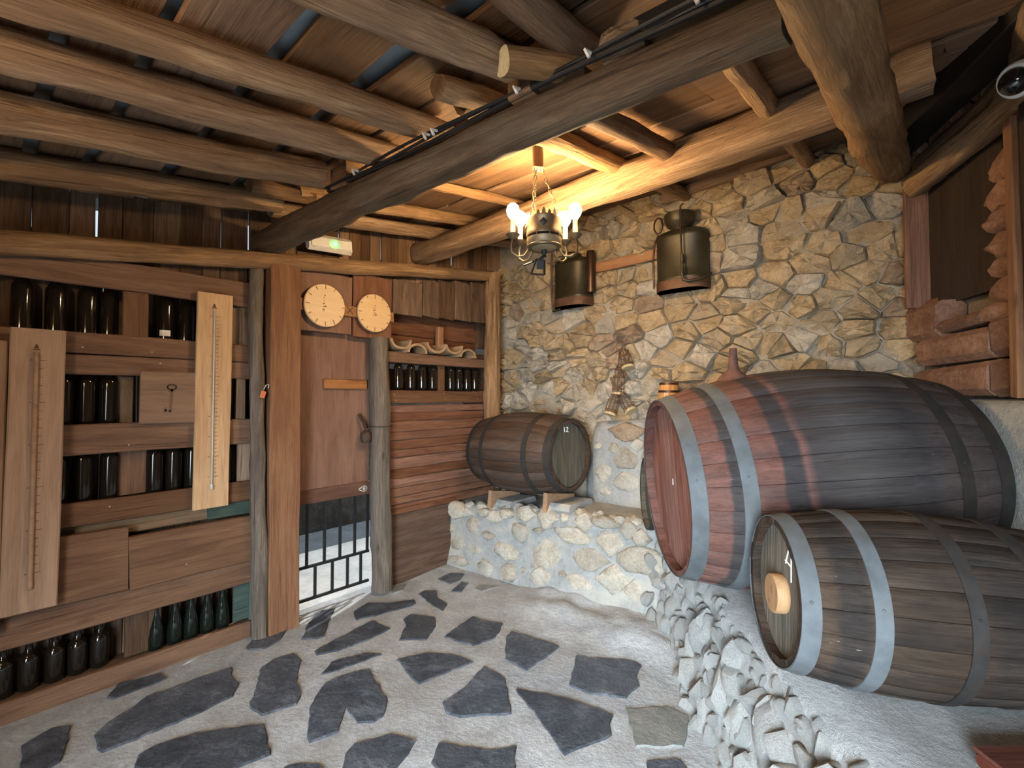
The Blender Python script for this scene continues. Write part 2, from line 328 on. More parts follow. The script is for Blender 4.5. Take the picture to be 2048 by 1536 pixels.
def arc(c, r, a0, a1, n, u, w):
    return [V(c) + r * (math.cos(a0 + (a1 - a0) * i / n) * V(u) + math.sin(a0 + (a1 - a0) * i / n) * V(w)) for i in range(n + 1)]
def box_geo(x0, x1, y0, y1, z0, z1):
    return ([(x0, y0, z0), (x1, y0, z0), (x1, y1, z0), (x0, y1, z0), (x0, y0, z1), (x1, y0, z1), (x1, y1, z1), (x0, y1, z1)],
            [(0, 3, 2, 1), (4, 5, 6, 7), (0, 1, 5, 4), (1, 2, 6, 5), (2, 3, 7, 6), (3, 0, 4, 7)])
def stroke(b, p, q, w, mx, up=(1, 0, 0), th=0.0012):
    p, q = V(p), V(q); d = (q - p); L = d.length; d.normalize()
    n = V(up); s = n.cross(d)
    vs = []
    for k in (0, 1):
        for a, e in ((p, -1), (q, 1)):
            for sg in (-1, 1): vs.append(a + d * e * w * 0.3 + s * sg * w / 2 + n * (th if k else -th))
    b.add(vs, [(0, 1, 3, 2), (4, 6, 7, 5), (0, 4, 5, 1), (2, 3, 7, 6), (0, 2, 6, 4), (1, 5, 7, 3)], mx)

# irregular stone cells: Voronoi by half-plane clipping
def clip(poly, px, py, nx, ny):
    out = []; n = len(poly)
    for i in range(n):
        a, b = poly[i], poly[(i + 1) % n]
        da = (a[0] - px) * nx + (a[1] - py) * ny; db = (b[0] - px) * nx + (b[1] - py) * ny
        if da <= 0: out.append(a)
        if (da < 0 < db) or (db < 0 < da):
            t = da / (da - db); out.append((a[0] + t * (b[0] - a[0]), a[1] + t * (b[1] - a[1])))
    return out
def cells(u0, u1, v0, v1, du, dv, seed, jit=0.42):
    rg = R(seed); pts = []; row = 0; v = v0
    while v < v1:
        h = dv * rg.uniform(0.75, 1.25); u = u0 - du * rg.uniform(0, 1)
        while u < u1 + du:
            w = du * rg.choice((0.5, 0.75, 0.95, 1.2, 1.5)) * rg.uniform(0.85, 1.15)
            pts.append((u + w / 2, v + h / 2 + rg.uniform(-jit, jit) * h, 1)); u += w
        v += h
    asp = du / dv * 0.8; out = []
    q = [(p[0] / asp, p[1]) for p in pts]
    for i, p in enumerate(q):
        if not (u0 <= pts[i][0] <= u1 and v0 <= pts[i][1] <= v1): continue
        poly = [(u0 / asp, v0), (u1 / asp, v0), (u1 / asp, v1), (u0 / asp, v1)]
        for k in sorted(range(len(q)), key=lambda k: (q[k][0] - p[0]) ** 2 + (q[k][1] - p[1]) ** 2)[1:16]:
            o = q[k]; poly = clip(poly, (p[0] + o[0]) / 2, (p[1] + o[1]) / 2, o[0] - p[0], o[1] - p[1])
            if len(poly) < 3: break
        if len(poly) >= 3: out.append([(a * asp, b) for a, b in poly])
    return out
def stone_geo(poly, proud, seed, inset=0.008, rag=0.10, depth=0.04, tilt=0.5, round_=0.0, sub=2, nzs=1.0):
    rg = R(seed); cx = sum(p[0] for p in poly) / len(poly); cy = sum(p[1] for p in poly) / len(poly)
    pts = []; n = len(poly)
    for i in range(n):
        a, b = poly[i], poly[(i + 1) % n]; L = math.hypot(b[0] - a[0], b[1] - a[1])
        k = sub if L > 0.05 else 1
        for j in range(k):
            t = (j + (rg.uniform(-0.2, 0.2) if j else 0)) / k
            x, y = a[0] + (b[0] - a[0]) * t, a[1] + (b[1] - a[1]) * t
            d = math.hypot(x - cx, y - cy) + 1e-6; s = max(0.3, 1 - inset / d) * (1 - rag * rg.random())
            pts.append((cx + (x - cx) * s, cy + (y - cy) * s))
    if len(pts) < 3: return None
    ta, tb = rg.uniform(-tilt, tilt) * proud, rg.uniform(-tilt, tilt) * proud
    S = max(0.05, max(math.hypot(p[0] - cx, p[1] - cy) for p in pts)); rs = []
    for s, h, nz in ((1.0, -depth, 0), (0.99, proud * (0.35 - 0.2 * round_), 0.25), (0.90 - 0.04 * round_, proud * (0.85 - 0.15 * round_), 0.3), (0.55, proud * (1.0 + 0.15 * round_), 0.35)):
        ring = []
        for p in pts:
            x, y = cx + (p[0] - cx) * s, cy + (p[1] - cy) * s
            w = h + (0 if h < 0 else (ta * (x - cx) + tb * (y - cy)) / S + proud * nz * nzs * rg.uniform(-1, 1))
            ring.append((x - cx, y - cy, w))
        rs.append(ring)
    v, f = rings(rs, cap=False); m = len(pts); k = len(v)
    v.append((0, 0, proud * (1.02 + 0.2 * round_)))
    for j in range(m): f.append(((3 * m) + j, (3 * m) + (j + 1) % m, k))
    return v, f, cx, cy
# ================================================================== SETTING
ROOF = lambda y: 2.80 + 0.17 * (y - 1.35)          # underside of the roof planks
UX, UY, UZ = V((1, 0, 0)), V((0, 1, 0)), V((0, 0, 1))
# ---- floor with bedrock swelling up towards the masonry
def face_y(x): return 2.98 + (x + 3.36) * 0.047
def sst(t): t = max(0.0, min(1.0, t)); return t * t * (3 - 2 * t)
def hfloor(x, y):
    h = 0.006 * noise.noise(V((x * 2.2, y * 2.2, 0))) + 0.004 * noise.noise(V((x * 7, y * 7, 3)))
    near = sst(1 - (face_y(x) - y) / 0.55)
    lump = sst((x + 2.55) / 0.6) * sst((-0.95 - x) / 0.3)
    h += near * lump * (0.09 + 0.075 * noise.noise(V((x * 2.6, y * 5.2, 5))) + 0.04 * noise.noise(V((x * 6 + y * 3, y * 12, 7))))
    h += near * (1 - lump) * 0.025
    mid = sst(1 - (face_y(x) - y) / 0.95) * lump * (1 - near)
    return h + mid * 0.05 * (0.3 + abs(noise.noise(V((x * 4 + y * 2, y * 5, 1)))))
def grid(name, x0, x1, y0, y1, step, fz, m, parent=None):
    nx, ny = int((x1 - x0) / step), int((y1 - y0) / step); vs, fs = [], []
    for i in range(nx + 1):
        for j in range(ny + 1):
            x, y = x0 + (x1 - x0) * i / nx, y0 + (y1 - y0) * j / ny; vs.append((x, y, fz(x, y)))
    for i in range(nx):
        for j in range(ny):
            a = i * (ny + 1) + j; fs.append((a, a + ny + 1, a + ny + 2, a + 1))
    return obj(name, vs, fs, m, parent, None, 180)
floor = tag(grid('floor', -3.46, 1.7, -4.4, 3.4, 0.045, hfloor, M['floor']), 'pale cement floor set with dark slate flagstones', kind='structure')
FLAG = [
[(-3.027,1.455),(-3.211,1.591),(-3.327,1.748),(-3.285,1.830),(-3.107,1.680),(-2.957,1.580),(-2.960,1.524)],
[(-2.827,1.443),(-2.885,1.740),(-2.915,1.900),(-2.724,1.917),(-2.700,1.730),(-2.721,1.537),(-2.778,1.432)],
[(-3.130,1.887),(-3.188,2.040),(-3.059,2.151),(-2.961,2.301),(-2.903,2.269),(-2.892,2.209),(-3.003,1.833)],
[(-3.024,2.385),(-3.041,2.461),(-2.976,2.524),(-2.845,2.435),(-2.716,2.414),(-2.655,2.320),(-2.804,2.338)],
[(-3.129,2.677),(-3.136,2.819),(-3.018,2.877),(-2.965,2.777),(-2.972,2.672)],
[(-2.856,2.583),(-2.923,2.754),(-2.856,2.771),(-2.790,2.629)],
[(-2.739,2.721),(-2.754,2.801),(-2.603,2.875),(-2.661,2.722)],
[(-2.549,1.859),(-2.685,2.016),(-2.768,2.054),(-2.792,2.133),(-2.619,2.210),(-2.516,2.135),(-2.419,1.971),(-2.483,1.921)],
[(-2.360,2.069),(-2.431,2.401),(-2.340,2.394),(-2.190,2.455),(-2.101,2.280),(-2.137,2.112)],
[(-2.375,1.718),(-2.286,1.886),(-2.158,1.965),(-2.008,1.984),(-2.084,1.651),(-2.169,1.660)],
[(-2.570,1.351),(-2.635,1.445),(-2.560,1.641),(-2.485,1.690),(-2.531,1.439)],
[(-2.152,1.066),(-2.346,1.175),(-2.477,1.326),(-2.468,1.421),(-2.412,1.556),(-2.097,1.462),(-2.011,1.379),(-2.008,1.321),(-2.060,1.270),(-2.209,1.293),(-2.070,1.173),(-2.104,1.055)],
[(-2.575,0.978),(-2.710,1.060),(-2.896,1.162),(-2.932,1.248),(-2.905,1.354),(-2.796,1.345),(-2.607,1.232),(-2.467,1.189),(-2.416,1.143),(-2.462,0.991)],
[(-1.872,1.633),(-1.875,1.811),(-1.932,2.001),(-1.768,1.988),(-1.652,1.891),(-1.547,1.792),(-1.712,1.616),(-1.797,1.591)],
[(-1.836,1.058),(-1.925,1.126),(-1.950,1.182),(-1.878,1.326),(-1.749,1.372),(-1.714,1.307),(-1.674,1.197),(-1.716,1.105)],
[(-1.601,1.335),(-1.662,1.430),(-1.466,1.537),(-1.386,1.644),(-1.298,1.521),(-1.391,1.384),(-1.512,1.317)],
[(-3.197,1.189),(-3.280,1.278),(-3.221,1.451),(-3.125,1.364),(-3.095,1.265),(-3.157,1.190)],
[(-3.321,2.294),(-3.309,2.382),(-3.259,2.444),(-3.170,2.350),(-3.184,2.265)],
[(-2.046,0.917),(-2.024,0.961),(-1.944,1.020),(-1.887,1.015),(-1.911,0.937),(-2.005,0.894)],
[(-2.058,2.329),(-2.081,2.412),(-1.724,2.456),(-1.719,2.128),(-1.881,2.123)],
[(-1.590,2.433),(-1.292,2.600),(-1.241,2.586),(-1.222,2.475),(-1.172,2.415),(-1.177,2.269),(-1.339,2.176),(-1.455,2.164)],
[(-1.654,1.952),(-1.507,2.031),(-1.327,2.088),(-1.162,2.109),(-1.146,2.044),(-1.101,1.983),(-1.197,1.741),(-1.416,1.850)],
[(-1.143,2.188),(-0.989,2.342),(-0.881,2.337),(-0.846,2.226),(-0.824,2.116),(-0.983,1.985)],
[(-0.910,1.930),(-0.834,2.015),(-0.798,2.031),(-0.752,1.990),(-0.807,1.905),(-0.881,1.880)],
[(-2.901,0.434),(-2.957,0.489),(-3.011,0.592),(-3.071,0.663),(-3.027,1.053),(-2.917,1.022),(-2.825,1.022),(-2.729,0.957),(-2.714,0.784),(-2.729,0.440),(-2.776,0.426)],
[(-2.525,0.510),(-2.599,0.538),(-2.613,0.596),(-2.568,0.743),(-2.386,0.975),(-2.163,0.913),(-2.188,0.777),(-2.305,0.624)],
[(-3.050,0.210),(-3.105,0.315),(-3.060,0.377),(-2.880,0.336),(-2.795,0.311),(-2.766,0.227),(-2.864,0.196)],
[(-3.211,0.528),(-3.312,0.588),(-3.263,0.773),(-3.181,0.778),(-3.172,0.548)]]
def area(p): return sum(p[i][0] * p[(i + 1) % len(p)][1] - p[(i + 1) % len(p)][0] * p[i][1] for i in range(len(p))) / 2
def split_edge(p, seed, amp):
    rg = R(seed); out = []
    for i in range(len(p)):
        a, b = V(p[i] + (0,)), V(p[(i + 1) % len(p)] + (0,)); L = (b - a).length; n = V((-(b - a).y, (b - a).x, 0)) / (L + 1e-9)
        out.append(a)
        k = max(1, int(L / 0.035))
        for j in range(1, k): out.append(a.lerp(b, j / k) + n * rg.uniform(-amp, amp) * min(1, L / 0.15))
    return [(q.x, q.y) for q in out]
for i, p in enumerate(FLAG):
    if area(p) < 0: p = p[::-1]
    p = split_edge(p, i, 0.006)
    cx = sum(q[0] for q in p) / len(p); cy = sum(q[1] for q in p) / len(p)
    rs = []
    for s, h in ((1.0, -0.03), (1.0, 0.003), (0.975, 0.009)):
        rs.append([(cx + (x - cx) * s, cy + (y - cy) * s, hfloor(x, y) + h) for x, y in p])
    b = B(); v, f = rings(rs); b.add([(x - cx, y - cy, z) for x, y, z in v], f)
    o = b.make('flagstone', M['slateg'] if i in (22, 6, 17) else M['slate'], floor, Matrix.Translation((cx, cy, 0)), 30)
# ---- outdoors beyond the gate
o = tag(grid('ground_outside', -9, -3.46, -3, 8, 0.5, lambda x, y: -0.01, M['ground']), 'sunlit pale paving beyond the gate', kind='structure')
v, f = box_geo(-6.3, -5.35, -3, 8, -0.05, 2.4)
tag(obj('wall_outside', v, f, M['outer']), 'dark stone wall across the yard beyond the gate', kind='structure')

# ---- wooden wall
WL = empty('wall_left', label='dark wooden wall of boards, shelf niches and posts', kind='structure')
X = -3.33
A = 'plank'
wy(A, -0.9, 1.315, 2.142, 2.302, X, 0.035, M['wall'], WL)
wy(A, -0.9, 1.315, 1.782, 1.893, X, 0.035, M['wall'], WL)
wy(A, -0.9, 1.315, 1.670, 1.776, X - .004, 0.032, M['wall'], WL)
wy(A, -0.9, 1.320, 1.250, 1.410, X, 0.035, M['wall'], WL)
wy(A, -0.9, 1.310, 0.880, 1.005, X, 0.035, M['wall'], WL)
wy(A, -0.9, 0.62, 0.500, 0.845, X + .03, 0.045, M['wall'], WL, 0.006)
wy(A, 0.625, 1.337, 0.495, 0.785, X + .032, 0.045, M['wall'], WL, 0.006)
wy(A, -0.9, 1.315, 0.345, 0.495, X + .004, 0.035, M['wall'], WL)
wy(A, -0.9, 1.262, -0.02, 0.10, X + .012, 0.04, M['wall'], WL)
wy(A, -0.9, 1.31, 0.79, 0.875, X - .05, 0.03, M['grey'], WL)
wy('green_board', 1.18, 1.335, 0.10, 0.345, X - .05, 0.02, M['green'], WL)
wy('green_board', 1.02, 1.335, 0.79, 0.875, X - .03, 0.02, M['green'], WL)
wz('green_board', 1.265, 1.335, -0.01, 0.345, X - .02, 0.03, M['green'], WL)
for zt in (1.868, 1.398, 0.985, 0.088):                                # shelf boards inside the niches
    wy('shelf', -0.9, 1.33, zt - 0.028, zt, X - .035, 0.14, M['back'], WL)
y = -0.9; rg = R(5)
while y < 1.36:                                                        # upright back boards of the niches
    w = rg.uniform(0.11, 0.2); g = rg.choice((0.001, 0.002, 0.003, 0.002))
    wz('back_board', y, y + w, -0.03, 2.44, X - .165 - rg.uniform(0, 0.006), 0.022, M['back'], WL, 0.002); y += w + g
wy('sun_stop_strip', -0.9, 1.55, -0.05, 0.42, X - .19, 0.02, M['back'], WL)  # unseen strip added behind the boards to stop sun leaking through cracks
wz('divider', 0.578, 0.696, 1.868, 2.14, X - .004, 0.02, M['wall'], WL)
wz('divider', 1.13, 1.245, 1.895, 2.14, X - .045, 0.03, M['grey'], WL)
wz('divider', 1.165, 1.225, 1.41, 1.67, X - .02, 0.03, M['grey'], WL)
wz('divider', 0.55, 0.655, 1.41, 1.67, X - .10, 0.02, M['grey'], WL)
wz('divider', 1.19, 1.28, 1.0, 1.25, X - .05, 0.03, M['grey'], WL)
wz('divider', 0.56, 0.72, 1.0, 1.25, X - .09, 0.03, M['wall'], WL)
wz('divider', 0.63, 0.80, 0.10, 0.345, X - .06, 0.03, M['back'], WL)
tube('iron_rod', [(X - .03, 0.655, 1.40), (X - .03, 0.652, 1.68)], 0.007, M['iron'], WL)
wz(A, -0.6, 0.147, 0.45, 1.82, X + .062, 0.03, M['tan'], WL)            # tall board at the frame's edge
# upright boards above the header log, up to the roof
y = -0.9; rg = R(8)
while y < 3.70:
    big = y < 1.3; w = rg.uniform(0.10, 0.16) if big else rg.uniform(0.075, 0.13); g = rg.choice((0.002, 0.003, 0.006)) if big else 0.002
    z0 = 2.14 + 0.155 * y
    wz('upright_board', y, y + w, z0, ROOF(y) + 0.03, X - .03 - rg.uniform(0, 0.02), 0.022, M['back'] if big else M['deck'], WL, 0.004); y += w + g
log('header_log', (-3.26, -0.9, 2.125), (-3.25, 3.52, 2.79), 0.062, 0.05, M['log'], WL, 11, 0.16, 0.012, end=M['endgrain'])
log('upright_log', (-3.285, 1.285, -0.03), (-3.285, 1.275, 2.40), 0.05, 0.042, M['greypost'], WL, 12, 0.25, 0.02)
wz('square_post', 1.325, 1.525, 0.005, 2.44, -3.215, 0.16, M['post'], WL, 0.004, lean=-0.008)
log('upright_log', (-3.29, 2.215, 0.02), (-3.30, 2.205, 2.03), 0.085, 0.078, M['greypost'], WL, 14, 0.14, 0.012, flat=0.12)
log('upright_log', (-3.20, 3.46, 1.05), (-3.21, 3.44, 2.79), 0.085, 0.072, M['log'], WL, 17, 0.28, 0.02, flat=0.1)
wz('sun_stop_board', 1.36, 1.522, -0.02, 2.3, X - .005, 0.14, M['back'], WL)  # hidden board added behind the post to block a sun streak
# boards over the door
wz('lintel_board', 1.50, 1.955, 2.03, 2.47, X + .03, 0.03, M['door'], WL)
wz('lintel_board', 1.962, 2.315, 2.02, 2.52, X + .032, 0.03, M['door'], WL)
wy('batten', 1.50, 2.315, 2.168, 2.25, X + .055, 0.022, M['orange'], WL)
bat = WL.children[-1]
b = B(); mx = Matrix.Translation((X + .0565, 0, 0))
stroke(b, (0, 1.895, 2.185), (0, 1.945, 2.235), 0.008, mx); stroke(b, (0, 1.897, 2.236), (0, 1.945, 2.184), 0.008, mx)
cr = b.make('x_mark', M['burnt']); cr.parent = bat; cr.matrix_parent_inverse = bat.matrix_basis.inverted(); 
y = 1.5; rg = R(9)
while y < 3.66:
    w = rg.uniform(0.12, 0.2); wz('back_board', y, y + w - .001, 2.06, 2.62 + 0.15 * (y - 1.5), X - (.16 if y > 2.05 else .10), 0.02, M['back'], WL, 0.0015); y += w  # boards added behind the panels, here and below, to close bright sky gaps
wy('back_board', 3.30, 3.72, 0.55, 2.0, X - .15, 0.02, M['back'], WL)
wy('back_board', 2.20, 2.42, 1.55, 2.0, X - .15, 0.02, M['back'], WL)
wy('back_board', 2.80, 3.4, 1.78, 2.0, X - .15, 0.02, M['back'], WL)
# right-hand panel: upper boards, tile shelf, bottle shelf, slats, plinth boards
yy = [2.318, 2.62, 2.80, 2.99, 3.20, 3.40, 3.62]
for i in range(6):
    wz('upper_board', yy[i], yy[i + 1] - .004, 2.245 + 0.045 * (yy[i] - 2.3), 2.53 + 0.155 * (yy[i] - 2.3), X + .055 + 0.006 * (i % 2), 0.028, M['back'], WL, 0.005)
wy('shelf', 2.27, 3.42, 1.842, 1.928, X + .04, 0.18, M['wall'], WL)
wy('shelf', 2.27, 3.42, 1.500, 1.610, X + .03, 0.18, M['wall'], WL)
wy(A, 2.27, 3.45, 2.10, 2.30, X - .13, 0.02, M['red'], WL)
wy(A, 2.27, 3.45, 1.92, 2.095, X - .135, 0.02, M['red'], WL)
wy(A, 2.27, 3.45, 1.60, 1.80, X - .14, 0.02, M['red'], WL)
wz('divider', 2.875, 2.95, 1.61, 1.845, X - .03, 0.06, M['wall'], WL)
wz('divider', 2.87, 2.935, 1.95, 2.20, X - .03, 0.05, M['orange'], WL)
zz = 1.492; rg = R(21)
while zz > 0.60:
    h = rg.uniform(0.062, 0.092)
    wy('slat', 2.27, 3.60 - rg.uniform(0, 0.06), zz - h, zz - 0.004, X + rg.uniform(-.004, .008), 0.022, M['red'], WL, 0.003); zz -= h
wy('slat', 2.27, 3.04, 0.575, 0.625, X + .02, 0.03, M['red'], WL)
wy('plinth_board', 2.26, 2.985, 0.286, 0.575, X + .01, 0.035, M['plinth'], WL, 0.006)
wy('plinth_board', 2.26, 2.995, -0.02, 0.296, X + .016, 0.035, M['plinth'], WL, 0.006)
wy('plinth_board', 2.9, 3.75, -0.02, 0.6, X - .02, 0.03, M['back'], WL)

b = B(); rg = R(3); nv, nf = lathe_geo([(0.0045, 0.0), (0.004, 0.0015), (0, 0.002)], 6)
for (ys, zs, xf) in (((1.25, 1.29), (2.17, 2.22, 2.27), X), ((1.25, 1.29, 0.4, 0.7), (1.81, 1.86), X), ((1.24, 1.28, 0.75), (1.69, 1.74), X - .004), ((0.6, 0.95, 1.27), (1.28, 1.36), X), ((0.55, 0.7, 1.26), (0.91, 0.97), X), ((1.29, 0.9), (0.56, 0.72), X + .032), ((2.34, 2.9, 3.3), (1.53, 1.58), X + .03)):
    for y in ys:
        for z in zs:
            if rg.random() < 0.8: b.add(nv, nf, frame((xf + .0005, y + rg.uniform(-.02, .02), z + rg.uniform(-.01, .01)), UY, UZ))
tag(b.make('nail_heads', M['nail'], WL), kind='stuff')
# ---- door: board leaf over an iron grille
D = empty('door_1', label='brown plank door with an iron grille at the bottom', kind='structure')
wz('leaf', 1.50, 2.168, 0.875, 2.16, -3.385, 0.035, M['door'], D, 0.001)
wy('bottom_rail', 1.50, 2.175, 0.775, 0.882, -3.375, 0.05, M['doorrail'], D, 0.001)
wy('handle_bar', 1.765, 2.125, 1.615, 1.69, -3.36, 0.025, M['orange'], D, 0.001)
def bar(y0, z0, y1, z1, w=0.013): return tube('grille_bar', [(-3.395, y0, z0), (-3.395, y1, z1)], w, M['iron'], D, 4)
for q in (1.535, 1.665, 1.80, 1.925, 2.05, 2.162): bar(q, 0.78, q, 0.32, 0.012)
for q in (1.60, 1.73, 1.865, 1.99, 2.105): bar(q, 0.32, q, 0.085, 0.012)
bar(1.50, 0.322, 2.175, 0.318); bar(1.50, 0.088, 2.175, 0.084)
b = B(); P = (-3.3735, 2.115, 0.825)
ring = [(0, 0.026 * math.cos(a) - (0.016 if 2.6 < a < 3.7 else 0) , 0.020 * math.sin(a)) for a in [i * 6.2832 / 20 for i in range(20)]]
for i in range(20): stroke(b, ring[i], ring[(i + 1) % 20], 0.008, Matrix.Translation(P))
for i in range(8): stroke(b, (0, 0.009 * math.cos(i * .785), 0.009 * math.sin(i * .785)), (0, 0.009 * math.cos(i * .785 + .785), 0.009 * math.sin(i * .785 + .785)), 0.004, Matrix.Translation(P))
stroke(b, (0, -0.003, 0.0), (0, 0.004, 0.0), 0.005, Matrix.Translation(P))
tag(b.make('eye_sticker', M['paper'], D), 'white drop-shaped sticker with an eye-like swirl')
b = B()
v, f = lathe_geo([(0.0, -0.05), (0.035, -0.045), (0.045, -0.01), (0.042, 0.03), (0.02, 0.05), (0.0, 0.052)], 10); b.add(v, f, Matrix.Translation((-3.33, 2.10, 1.24)))
v, f = tube_geo([(-3.355, 2.05, 1.42), (-3.34, 2.08, 1.36), (-3.33, 2.10, 1.29), (-3.31, 2.16, 1.33)], 0.012, 6); b.add(v, f)
v, f = tube_geo(arc((-3.29, 2.213, 1.32), 0.092, 0, 6.28, 24, UX, UY), 0.004, 5, False); b.add(v, f)
tag(b.make('latch', M['latch'], D, None, 60), 'rusty padlock and wire latch')

def blob(w, h, seed, n=9):
    rg = R(seed); p = []
    for i in range(n):
        a = 6.2832 * (i + rg.uniform(-.3, .3)) / n; k = rg.uniform(0.80, 1.12); s = 1 / max(abs(math.cos(a)) ** 1.3 + abs(math.sin(a)) ** 1.3, 0.6) ** 0.55
        p.append((w / 2 * k * s * math.cos(a), h / 2 * k * s * math.sin(a)))
    return p
# ---- stone wall
WB = tag(grid('wall_back', -3.5, 0.10, 0.0, 3.45, 0.04, lambda x, y: 0.004 + 0.028 * noise.noise(V((x * 4, y * 5, 2))) + 0.014 * noise.noise(V((x * 13, y * 13, 6))) + 0.01 * sst((1.95 - y) / 0.5), M['mortar']), 'rough rubble stone wall with ochre and grey stones', kind='structure')
WB.rotation_euler = (math.pi / 2, 0, 0); WB.location = (0, 3.735, 0)
rg = R(77)
for i, poly in enumerate(cells(-3.45, 0.03, 0.62, 3.36, 0.215, 0.122, 4)):
    cx = sum(p[0] for p in poly) / len(poly); cz = sum(p[1] for p in poly) / len(poly)
    if cx < -2.2 and cz < 0.95 or cx > -2.2 and cz < 1.3 or cz > 2.85 + 0.02 * (cx + 3.4) and cx < -2.6: continue
    if area(poly) < 0: poly = poly[::-1]
    low = sst((1.95 - cz) / 0.5)
    g = stone_geo(poly, rg.uniform(0.024, 0.068), i, rg.uniform(-0.007, 0.003) + 0.006 * low, 0.09, 0.05, 1.1, 0.35 * low, 3, 1.25)
    if not g: continue
    v, f, cx, cz = g
    q = rg.random()
    m = M['stoneC'] if q < 0.05 else (M['stoneB'] if q < 0.30 + 0.5 * low else M['stoneA'])  # ochre share grows upward, painting the warm lamplight into the stone colours
    obj('stone', v, f, m, WB, Matrix.Translation((cx, cz, rg.uniform(-0.014, 0.014))), 30)
# oblique wall with a shuttered window, beyond the far end of the stone wall
E1 = V((0.416, -0.909, 0)); N1 = V((-0.909, -0.416, 0)); P1 = V((0.03, 3.70, 0))
def ow(s, z, d=0.0): return P1 + E1 * s + N1 * d + UZ * z
WR = empty('wall_right', label='dark brown wall of stones around a shuttered window', kind='structure')
pl = [V((-0.05, 3.74, 0)), ow(0.0, 0, -0.05), ow(1.42, 0, -0.05), V((1.6, 1.5, 0)), V((1.6, -1.5, 0))]
vs = [];
for p in pl: vs += [p, p + UZ * 3.5]
obj('mortar_face', vs, [(2 * i, 2 * i + 2, 2 * i + 3, 2 * i + 1) for i in range(4)], M['stoneC'], WR)
OB = lambda s, z: frame(ow(s, z, 0.0), E1, UZ)      # local x along the wall, y up, z = E1 x UZ (into the room)
def ostone(s0, s1, z0, z1, proud, m, seed, name='stone', rnd=0.6, sub=4):
    poly = [((s0 + s1) / 2 + p[0], (z0 + z1) / 2 + p[1]) for p in blob((s1 - s0) * 1.02, (z1 - z0) * 1.38, seed, 12)]
    v, f, cx, cz = stone_geo(poly, proud, seed, 0.0, 0.04, 0.02, 0.15, rnd * 0.4, 1, 0.3)
    return obj(name, v, f, m, WR, frame(ow(cx, cz), E1, UZ), 34)
zj = 1.89; rg = R(31)
for k in range(7):
    h = rg.uniform(0.08, 0.125); ostone(0.63 + rg.uniform(-0.03, 0.03) - (0.05 if k == 0 else 0), 0.90, zj, zj + h, 0.085 + rg.uniform(-.012, .012), M['jamb'], 60 + k); zj += h
board('shadow_panel', ow(1.18, 2.14, 0.10), (1.20, 0.46, 0.03), M['shutter'], WR, UZ, E1, 0.003)  # dark board standing in for stones lost in deep shadow
for i, (s0, s1, z0, z1) in enumerate([(0.12, 0.72, 1.722, 1.885), (0.725, 0.885, 1.73, 1.92), (0.10, 0.70, 1.555, 1.715), (0.71, 0.885, 1.56, 1.722), (0.02, 0.3, 1.88, 2.07), (0.3, 0.62, 1.885, 1.96)]):
    board('sill_stone', ow((s0 + s1) / 2, (z0 + z1) / 2, 0.03), (s1 - s0 - .006, z1 - z0 - .006, 0.14), M['jamb'], WR, E1 + UZ * (0.02 if i % 2 else -0.01), UZ, 0.012, 40, 0.03)
for i, poly in enumerate(cells(-0.02, 1.42, 2.93, 3.3, 0.2, 0.12, 10)):
    if area(poly) < 0: poly = poly[::-1]
    g = stone_geo(poly, 0.06, i + 400, 0.006, 0.08, 0.03, 0.6)
    if g: obj('stone', g[0], g[1], M['jamb'], WR, frame(ow(g[2], g[3]), E1, UZ), 34)
log('lintel_log', ow(0.10, 2.76, 0.06), ow(1.42, 2.80, 0.08), 0.07, 0.07, M['log'], WR, 41, 0.35, 0.02, flat=0.1)
log('lintel_log', ow(0.10, 2.87, 0.05), ow(1.42, 2.93, 0.09), 0.05, 0.06, M['logdark'], WR, 42, 0.3, 0.02)
board('wall_plate', ow(0.65, 3.05, 0.16), (1.5, 0.17, 0.16), M['black'], WR, E1, UZ, 0.004)
board('wall_plate', ow(0.62, 3.16, 0.26), (1.4, 0.10, 0.03), M['deck'], WR, E1 + UZ * 0.02, UZ, 0.006)
WN = empty('window_1', label='dark wooden shutter closing a stone-framed window', kind='structure')
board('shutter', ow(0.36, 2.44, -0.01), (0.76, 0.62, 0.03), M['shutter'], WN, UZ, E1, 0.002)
board('frame', (0.0, 3.66, 2.39), (0.66, 0.075, 0.03), M['red'], WN, UZ, UX, 0.003)
board('frame', ow(0.055, 2.42, 0.06), (0.70, 0.03, 0.12), M['red'], WN, UZ, E1, 0.003)
board('frame', (0.03, 3.64, 2.07), (0.20, 0.06, 0.03), M['red'], WN, (1, -0.9, 0.25), UZ, 0.003)
board('frame_post', ow(0.912, 2.13, 0.10), (1.16, 0.05, 0.06), M['post'], WN, UZ, E1, 0.003)
# wall behind the camera with the wide doorway, roof sheet
WF = empty('wall_front', label='plain boarded wall with a wide doorway behind the camera', kind='structure')
DW = V((0.83, 0.55, 0)).normalized(); DC = V((0.6, -2.0, 0))
for (t0, t1, z0, z1) in ((-5.0, -0.66, -0.02, 2.75), (0.66, 1.5, -0.02, 2.85), (-0.66, 0.66, 2.10, 2.7)):
    board('panel', DC + DW * (t0 + t1) / 2 + UZ * (z0 + z1) / 2, (t1 - t0, z1 - z0, 0.05), M['back'], WF, DW, UZ)
v, f = box_geo(-3.56, -3.52, -4.6, -0.9, 0, 2.6); obj('panel', v, f, M['back'], WF)
v, f = box_geo(-3.5, -3.36, -0.98, -0.9, 0, 2.6); obj('panel', v, f, M['back'], WF)

